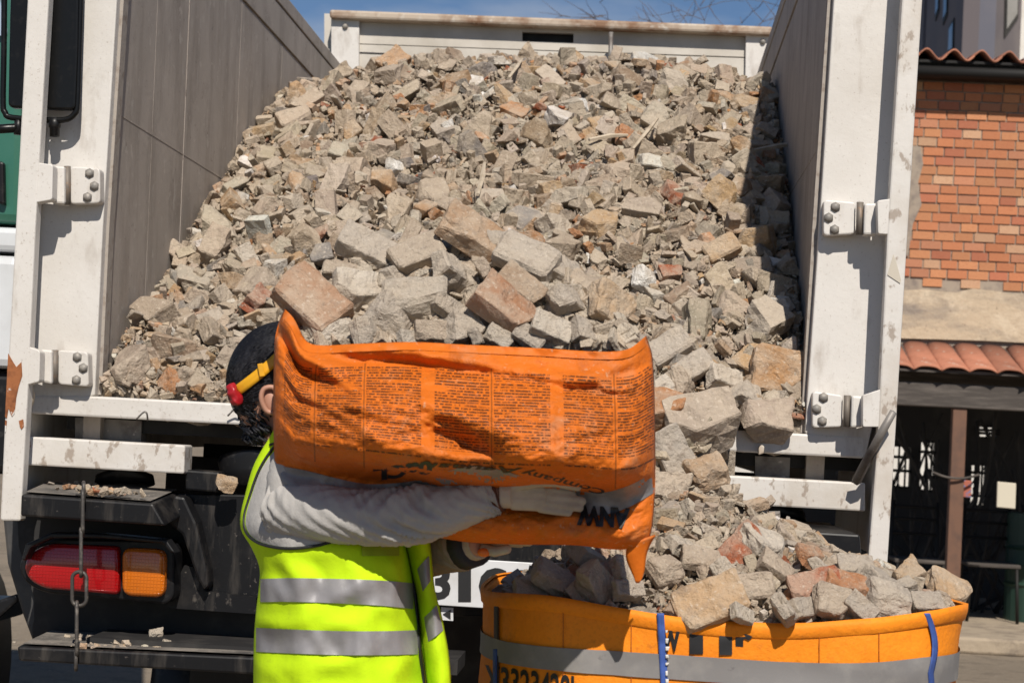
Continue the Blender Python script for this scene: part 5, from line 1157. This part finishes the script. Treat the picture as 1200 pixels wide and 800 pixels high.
# ear, hair, head strap
ear = bmesh.new(); ec = pv(317.5, 470, HY - .083)
ell_bm(ec, .014, .008, .024, ear, Matrix.Rotation(R(-18), 3, 'Y'))
tube_bm(arcpts([ec + Vector(q) for q in ((.010, -.006, -.022), (-.006, -.008, -.018), (-.016, -.012, .004), (-.012, -.012, .022), (.004, -.010, .026), (.014, -.006, .014))], 5), [.005] * 26, 8, ear)
obj('ear', ear, M['skin'], person, True)
hb = bmesh.new(); hc = HC + Vector((-.006, 0, .012)); hr = (.101, .083, .109)
bmesh.ops.create_uvsphere(hb, u_segments=48, v_segments=32, radius=1)
for v in list(hb.verts):
    x, y, z = v.co
    if (x > .38 and z < .25) or z < -.93 or (x > -.12 and z < -.30 - .2 * (x < .1)): hb.verts.remove(v)
for v in hb.verts:
    n_ = v.co.copy(); q = tilt @ Vector((n_.x * hr[0], n_.y * hr[1], n_.z * hr[2])); v.co = hc + q * (1 + .018 * noise.noise(n_ * 4) + .012 * noise.noise(n_ * 14))
rh = random.Random(3)
for k in range(320):                           # curls on the nape
    a = rh.uniform(-.9, .9); z = rh.uniform(-.10, -.035); c = HC + Vector((-.075 + .045 * a * a + rh.uniform(-.012, .012) - z * .25, -.07 * a, z + .002))
    pts = [c + Vector((.010 * cos(t * 1.3 + k) , .010 * sin(t * 1.1 + k), -.006 * t)) for t in range(5)]; tube_bm(pts, [.0022, .0026, .0026, .002, .0008], 4, hb)
for k in range(4200):                          # combed strands over the crown and back of the head
    n_ = Vector((rh.uniform(-1, .5), rh.uniform(-1, 1), rh.uniform(-.55, 1))).normalized()
    if (n_.x > .36 and n_.z < .3) or (n_.x > -.1 and n_.z < -.25): continue
    d_ = Vector((-.55, rh.gauss(0, .2), -.55)) + Vector((rh.gauss(0, .15), rh.gauss(0, .15), rh.gauss(0, .15))); pts = []
    for q in range(5):
        e_ = (n_ + d_ * .09 * q).normalized(); pts.append(hc + tilt @ Vector((e_.x * hr[0], e_.y * hr[1], e_.z * hr[2])) * (1.004 + .006 * sin(q * .8) + rh.uniform(0, .006)))
    tube_bm(pts, [.0009, .0011, .0010, .0008, .0003], 3, hb)
obj('hair', hb, M['hair'], person, True, recalc=False)
def on_head(px, py, off):
    d = ray(px, py).normalized(); inv = tilt.transposed(); o_ = inv @ (CAM - hc); e = inv @ d; rr = [q + off for q in hr]
    a = sum((e[i] / rr[i]) ** 2 for i in range(3)); b = sum(o_[i] * e[i] / rr[i] ** 2 for i in range(3)); c = sum((o_[i] / rr[i]) ** 2 for i in range(3)) - 1
    disc = b * b - a * c; t = (-b - math.sqrt(max(disc, 0))) / a; return CAM + d * t
bm = bmesh.new(); V = []
for t in np.linspace(0, 1, 24):
    cx = 345 - 68 * t; cy = 399 + 59 * t + 3 * sin(pi * t)
    V.append([bm.verts.new(on_head(cx - 3.9 * k, cy - 4.6 * k, .0065)) for k in (-1, -.33, .33, 1)])
for a, b in zip(V, V[1:]):
    for k in range(3): bm.faces.new((a[k], a[k+1], b[k+1], b[k]))
st = obj('head_strap', bm, M['strap_yellow'], person, True); st.modifiers.new('thickness', 'SOLIDIFY').thickness = -.003
bq = on_head(305, 434, .012); obj('buckle', prism_bm([bq + Vector(q) for q in ((-.006, 0, .012), (.004, 0, .014), (.010, 0, -.010), (0, 0, -.012))], -.003), M['strap_yellow'], st, bevel=.001)
bm = bmesh.new(); kc = on_head(277, 460, .008); kc.x -= .004
ell_bm(kc + Vector((.001, -.004, -.004)), .0125, .010, .023, bm, Matrix.Rotation(R(-22), 3, 'Y'), 20, 14)
for v in bm.verts: v.co += Vector((noise.noise(v.co * 90), noise.noise(v.co * 90 + Vector((5, 0, 0))), noise.noise(v.co * 90 + Vector((0, 7, 0))))) * .006
obj('strap_knob', bm, M['red_plastic'], st, True)

# vest
lev = [(500, 322, 362, .045), (512, 316, 372, .050), (528, 306, 395, .060), (548, 296, 425, .075), (580, 287, 452, .105), (605, 281.5, 466, .140), (622, 283, 472, .172), (640, 294, 477, .190), (665, 304, 483, .196), (690, 303, 487, .194), (715, 300, 489, .194), (740, 298, 491, .195), (770, 297, 495, .197), (810, 297, 499, .200), (870, 299, 503, .203), (930, 303, 505, .200)]
def vprof(y): return smooth(y, [(l[0], l[1]) for l in lev]), smooth(y, [(l[0], l[2]) for l in lev]), smooth(y, [(l[0], l[3]) for l in lev])
def vwr(px, py):                               # cloth folds: shallow, running down from the arm
    k = min(1, max(0, (py - 620) / 40))
    rg = 1 - 2.4 * abs(noise.noise(Vector((px / 55 + py / 120, py / 60 - px / 150, 14)))); r2 = 1 - 2.4 * abs(noise.noise(Vector((px / 24 - py / 60, py / 34, 24))))
    return k * (.015 * rg + .006 * r2 + .006 * noise.noise(Vector((px / 30, py / 70, 4))) + .0045 * sin(px / 13 + py / 40 + 2 * noise.noise(Vector((px / 60, py / 60, 8)))) * max(0, 1 - abs(py - 660) / 110) + .003 * noise.noise(Vector((px / 11, py / 20, 2))))
def on_vest(px, py, off=0.0):
    a, b, h = vprof(py); c, w = (a + b) / 2, (b - a) / 2; dx = min(1, abs((px - c) / w))
    return P(px, py, PY - h * (1 - dx ** 2.3) ** (1 / 2.3) - vwr(px, py) - off)
def vest_ring(y, n=72, grow=0.0):
    a, b, h = vprof(y); c, w = (a + b) / 2, (b - a) / 2; out = []
    for k in range(n):
        t = 2*pi*k/n; ca, sa = cos(t), sin(t); ux = math.copysign(abs(ca) ** (2/2.3), ca); uy = math.copysign(abs(sa) ** (2/2.3), sa)
        px = c + (w + grow) * ux; p = P(px, y, PY); q = P(px, y, PY + h * uy - (vwr(px, y) if uy < 0 else 0))
        out.append(q if uy < 0 else Vector((p.x, PY + h * uy, p.z)))
    return out
rr = [vest_ring(y) for y in np.linspace(500, 928, 80)]
vest = obj('vest', loft_bm(rr, caps=False), M['hivis'], person, True); sd = vest.modifiers.new('thickness', 'SOLIDIFY'); sd.thickness = .003
obj('shirt_body', loft_bm([[Vector((c.x + (p.x - c.x) * .9, PY + (p.y - PY) * .9, p.z)) for p in r_] for r_ in rr[::4] for c in [sum(r_, Vector()) / len(r_)]]), M['trousers'], person, True)
def vband(name, top, bot, x0, x1, m, par, off=.004, n=60, rows=4):
    bm = bmesh.new(); V = []
    for i in range(n + 1):
        px = x0 + (x1 - x0) * i / n; V.append([bm.verts.new(on_vest(px, top(px) + (bot(px) - top(px)) * q / rows, off)) for q in range(rows + 1)])
    for i in range(n):
        for q in range(rows): bm.faces.new((V[i][q], V[i+1][q], V[i+1][q+1], V[i][q+1]))
    o = obj(name, bm, m, par, True, recalc=False); return o
t1 = [(303, 678), (340, 677), (400, 678), (450, 680), (484, 683)]; t2 = [(298, 735), (340, 737), (400, 739), (450, 739), (489, 738)]
b1 = vband('reflective_band', lambda x: smooth(x, t1), lambda x: smooth(x, t1) + 27 + (x - 303) / 60, 305, 484.5, M['reflect'], vest)
b2 = vband('reflective_band', lambda x: smooth(x, t2), lambda x: smooth(x, t2) + 28, 300, 490, M['reflect'], vest)
# shirt showing inside the armhole
bm = bmesh.new(); rimp = arcpts([Vector((x, y, 0)) for x, y in ((338, 516), (320, 530), (305, 552), (295, 580), (288, 606), (291, 623), (304, 634), (330, 640), (360, 639), (390, 632), (412, 620), (420, 590), (400, 550), (365, 520), (338, 516))], 5); V = []
for q in rimp:
    row = []
    for f in np.linspace(0, 1, 14):
        p2 = q.lerp(Vector((352, 585, 0)), f); row.append(bm.verts.new(on_vest(p2.x, p2.y, .003 + .022 * f + .006 * (1 - 2.4 * abs(noise.noise(Vector((p2.y / 9 + p2.x / 30, p2.x / 40, 31))))) * min(1, f * 4))))
    V.append(row)
for a_, b_ in zip(V, V[1:]):
    for k in range(13): bm.faces.new((a_[k], b_[k], b_[k+1], a_[k+1]))
obj('shirt_side', bm, M['shirt'], person, True)
# armhole piping, front edge piping, collar line, sewn patch
def piping(pts, off, r, name='piping', par=None):
    return obj(name, tube_bm(arcpts([on_vest(x, y, off) for x, y in pts], 6), r, 6), M['trim'], par or vest, True)
piping([(330, 514), (316, 530), (303, 552), (293, 580), (286, 606), (289, 624), (303, 636), (330, 642), (360, 641), (390, 634), (412, 622)], .004, .0028)
piping([(478, 640), (484, 680), (488, 720), (491, 760), (496, 800), (499, 860)], .002, .004)
piping([(316, 521), (325, 519), (338, 519)], .004, .0025)
vband('sewn_patch', lambda x: 634, lambda x: 651, 424, 468, mat('olive sewn patch', (0.36, 0.47, 0.02), .8), vest, .003, 12)
# left front of the vest hanging open beyond the sack
def flap_pt(a, y, off=0):
    xl = smooth(y, [(620, 470), (642, 477), (700, 490), (760, 496), (830, 506), (930, 512)]); xr = smooth(y, [(620, 500), (640, 503), (690, 508), (730, 518), (780, 526), (830, 527), (930, 530)])
    return P(xl + (xr - xl) * a, y, 3.47 - .05 * sin(pi * a * .8) + .10 * (1 - a) * 0 - off + .006 * noise.noise(Vector((a * 3, y / 30, 1))))
bm = bmesh.new(); ys_ = np.linspace(620, 925, 100); V = [[bm.verts.new(flap_pt(a, y)) for a in np.linspace(0, 1, 10)] for y in ys_]
for a, b in zip(V, V[1:]):
    for k in range(9): bm.faces.new((a[k], a[k+1], b[k+1], b[k]))
flap = obj('vest_front', bm, M['hivis'], person, True); flap.modifiers.new('thickness', 'SOLIDIFY').thickness = .003
def flap_band(ya, yb, h):
    bm = bmesh.new(); V = [[bm.verts.new(flap_pt(a, ya + (yb - ya) * a + h * q, .008)) for q in np.linspace(0, 1, 12)] for a in np.linspace(.02, .99, 24)]
    for a, b in zip(V, V[1:]):
        for k in range(11): bm.faces.new((a[k], a[k+1], b[k+1], b[k]))
    obj('reflective_band', bm, M['reflect'], flap, True, recalc=False)
flap_band(672, 650, 28); flap_band(726, 708, 30)
obj('piping', tube_bm([flap_pt(0, y, .001) for y in np.linspace(622, 925, 24)], .0035, 6), M['trim'], flap, True)
# sleeves with folds
def sleeve(path, rad, m, name, amp, seed, n=70, seg=64):
    c = arcpts([P(*q) for q in path], 22); L = len(c); bm = bmesh.new(); rings = []; ref = Vector((0, 0, 1))
    for i, p in enumerate(c):
        t = (c[min(i+1, L-1)] - c[max(i-1, 0)]).normalized(); a = (ref - t * ref.dot(t)).normalized(); b = t.cross(a); f = i / (L - 1); r = smooth(f, rad); ring = []
        for k in range(seg):
            th = 2*pi*k/seg
            cs, sn = cos(th), sin(th); el = .35 + 1.0 * math.exp(-((f - .55) / .16) ** 2) + 1.1 * math.exp(-(f / .12) ** 2) + .7 * math.exp(-((f - .95) / .08) ** 2)
            w = amp * el * ((1 - 2.6 * abs(noise.noise(Vector((f * 15 + 2.2 * sn + 1.3 * cs, .8 * cs - .6 * sn, seed))))) * .75 + (1 - 2.4 * abs(noise.noise(Vector((f * 30 - 2.6 * sn, 1.4 * cs, seed + 5))))) * .3)
            ring.append(p + (a * cos(th) + b * sin(th)) * (r + w))
        rings.append(ring)
    return obj(name, loft_bm(rings, bm), m, person, True)
sleeve([(336, 594, 3.40), (355, 597, 3.365), (395, 603, 3.325), (440, 606, 3.31), (485, 603, 3.305), (530, 594, 3.305), (566, 584, 3.305), (582, 579.5, 3.305)],
       [(0, .046), (.08, .051), (.25, .049), (.45, .044), (.62, .042), (.8, .036), (.93, .030), (1, .029)], M['shirt'], 'sleeve', .0095, 2)
bm = bmesh.new(); ell_bm(P(339, 575, 3.40), .047, .048, .092, bm, u=48, v=40)
for v in bm.verts: v.co += Vector((1, -1, .3)).normalized() * (.010 * (1 - 2.4 * abs(noise.noise(Vector((v.co.z * 34 + v.co.x * 14, v.co.x * 7, 3))))))
obj('shirt_shoulder', bm, M['shirt'], person, True)
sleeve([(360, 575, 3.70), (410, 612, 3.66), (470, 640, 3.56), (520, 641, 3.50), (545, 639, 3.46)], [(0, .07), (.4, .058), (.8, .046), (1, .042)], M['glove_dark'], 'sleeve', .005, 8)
# gloves: palm, four fingers of different length and a thumb fused into one skin
def glove(wrist, palm, fingers, thumb, m, name):
    bm = bmesh.new(); tube_bm([P(*q[:3]) for q in wrist], [q[3] for q in wrist], 14, bm)
    for a, b, ra, rb in palm: tube_bm([P(*a), P(*b)], [ra, rb], 12, bm)
    for f in fingers + [thumb]: tube_bm([P(*q[:3]) for q in f], [q[3] for q in f], 12, bm); ell_bm(P(*f[-1][:3]), f[-1][3], f[-1][3], f[-1][3], bm, u=10, v=8)
    return remesh(obj(name, bm, m, person, True), .0022, 2)
gY = 3.30
glove([(586, 578, gY, .027), (600, 578, gY, .026)],
      [((598, 570, gY), (638, 571, gY), .017, .013), ((598, 577, gY), (640, 578, gY), .018, .013), ((598, 584, gY), (640, 586, gY), .017, .013), ((600, 589, gY), (636, 592, gY), .013, .011)],
      [[(634, 573, gY, .0095), (652, 575, gY + .002, .009), (670, 579, gY + .008, .008)], [(636, 580.5, gY, .0095), (658, 583, gY, .009), (682, 587, gY + .006, .008)],
       [(636, 588, gY, .0095), (658, 591, gY, .009), (679, 594.5, gY + .004, .008)], [(632, 595, gY, .0085), (650, 598, gY, .008), (666, 600.5, gY + .002, .007)]],
      [(604, 568, gY - .010, .0125), (628, 563, gY - .028, .012), (652, 563, gY - .030, .011), (676, 569, gY - .020, .0095)], M['glove'], 'glove')
obj('cuff_band', tube_bm([P(579, 580, 3.304), P(586, 578, 3.302)], .0315, 20), M['brown_band'], person, True)
lY = 3.43
glove([(545, 639, 3.455, .034), (562, 636, lY, .030)],
      [((560, 632, lY), (590, 630, lY), .014, .012), ((560, 639, lY), (590, 637, lY), .014, .012), ((560, 636, lY + .02), (590, 634, lY + .02), .014, .012)],
      [[(588, 630, lY - .01, .010), (605, 631, lY - .012, .009), (618, 634, lY - .012, .008)], [(588, 632, lY + .005, .010), (608, 632, lY + .005, .009), (624, 633, lY + .005, .008)],
       [(588, 634, lY + .02, .010), (606, 634, lY + .022, .009), (620, 635, lY + .022, .008)], [(586, 636, lY + .035, .009), (600, 636, lY + .038, .008), (610, 637, lY + .04, .0075)]],
      [(566, 642, lY - .015, .011), (580, 646, lY - .03, .010), (594, 643, lY - .035, .009)], M['glove'], 'glove')
obj('cuff_band', tube_bm([P(545, 639, 3.462), P(558, 637, 3.44)], [.045, .041], 18), M['trousers'], person, True)
obj('cuff_tab', ell_bm(P(567, 647, 3.40), .012, .008, .008, u=12, v=8), mat('orange rubber', (.7, .16, .02), .6), person, True)
# trousers and boots
for s_ in (-1, 1):
    kx = hip.x + (.04 if s_ < 0 else .10); fx = hip.x + (0 if s_ < 0 else .06)
    obj('trouser_leg', tube_bm(arcpts([Vector((hip.x, PY + s_ * .08, hip.z + .08)), Vector((hip.x + .01, PY + s_ * .09, hip.z - .1)), Vector((kx, PY + s_ * .11, .50)), Vector((fx, PY + s_ * .12, .12))], 6), [.125 - .055 * k / 18 for k in range(19)], 18), M['trousers'], person, True)
    bm = bmesh.new(); ell_bm(Vector((fx + .06, PY + s_ * .12, .055)), .15, .052, .055, bm); tube_bm([Vector((fx, PY + s_ * .12, .05)), Vector((fx, PY + s_ * .12, .2))], [.055, .055], 14, bm)
    for v in bm.verts: v.co.z = max(v.co.z, 0.004)
    obj('boot', bm, M['black_clean'], person, True)

# ------------------------------------------------------------------ look-alike chunks in one spot are told apart by their order from the left
same = {}
for o in COL.objects:
    if o.parent is None and o.get('category') == 'rubble' and 'kind' not in o.keys(): same.setdefault(o['label'], []).append(o)
ORD = ['leftmost', 'second-from-left', 'third-from-left', 'fourth-from-left', 'fifth-from-left', 'sixth-from-left', 'seventh-from-left', 'eighth-from-left', 'ninth-from-left', 'tenth-from-left']
for lab, os_ in same.items():
    if 1 < len(os_) <= 10:
        os_.sort(key=lambda o: pix(o.matrix_world.translation)[0])
        for k, o in enumerate(os_): o['label'] = (ORD[k] if k < len(os_) - 1 else 'rightmost') + ' ' + lab
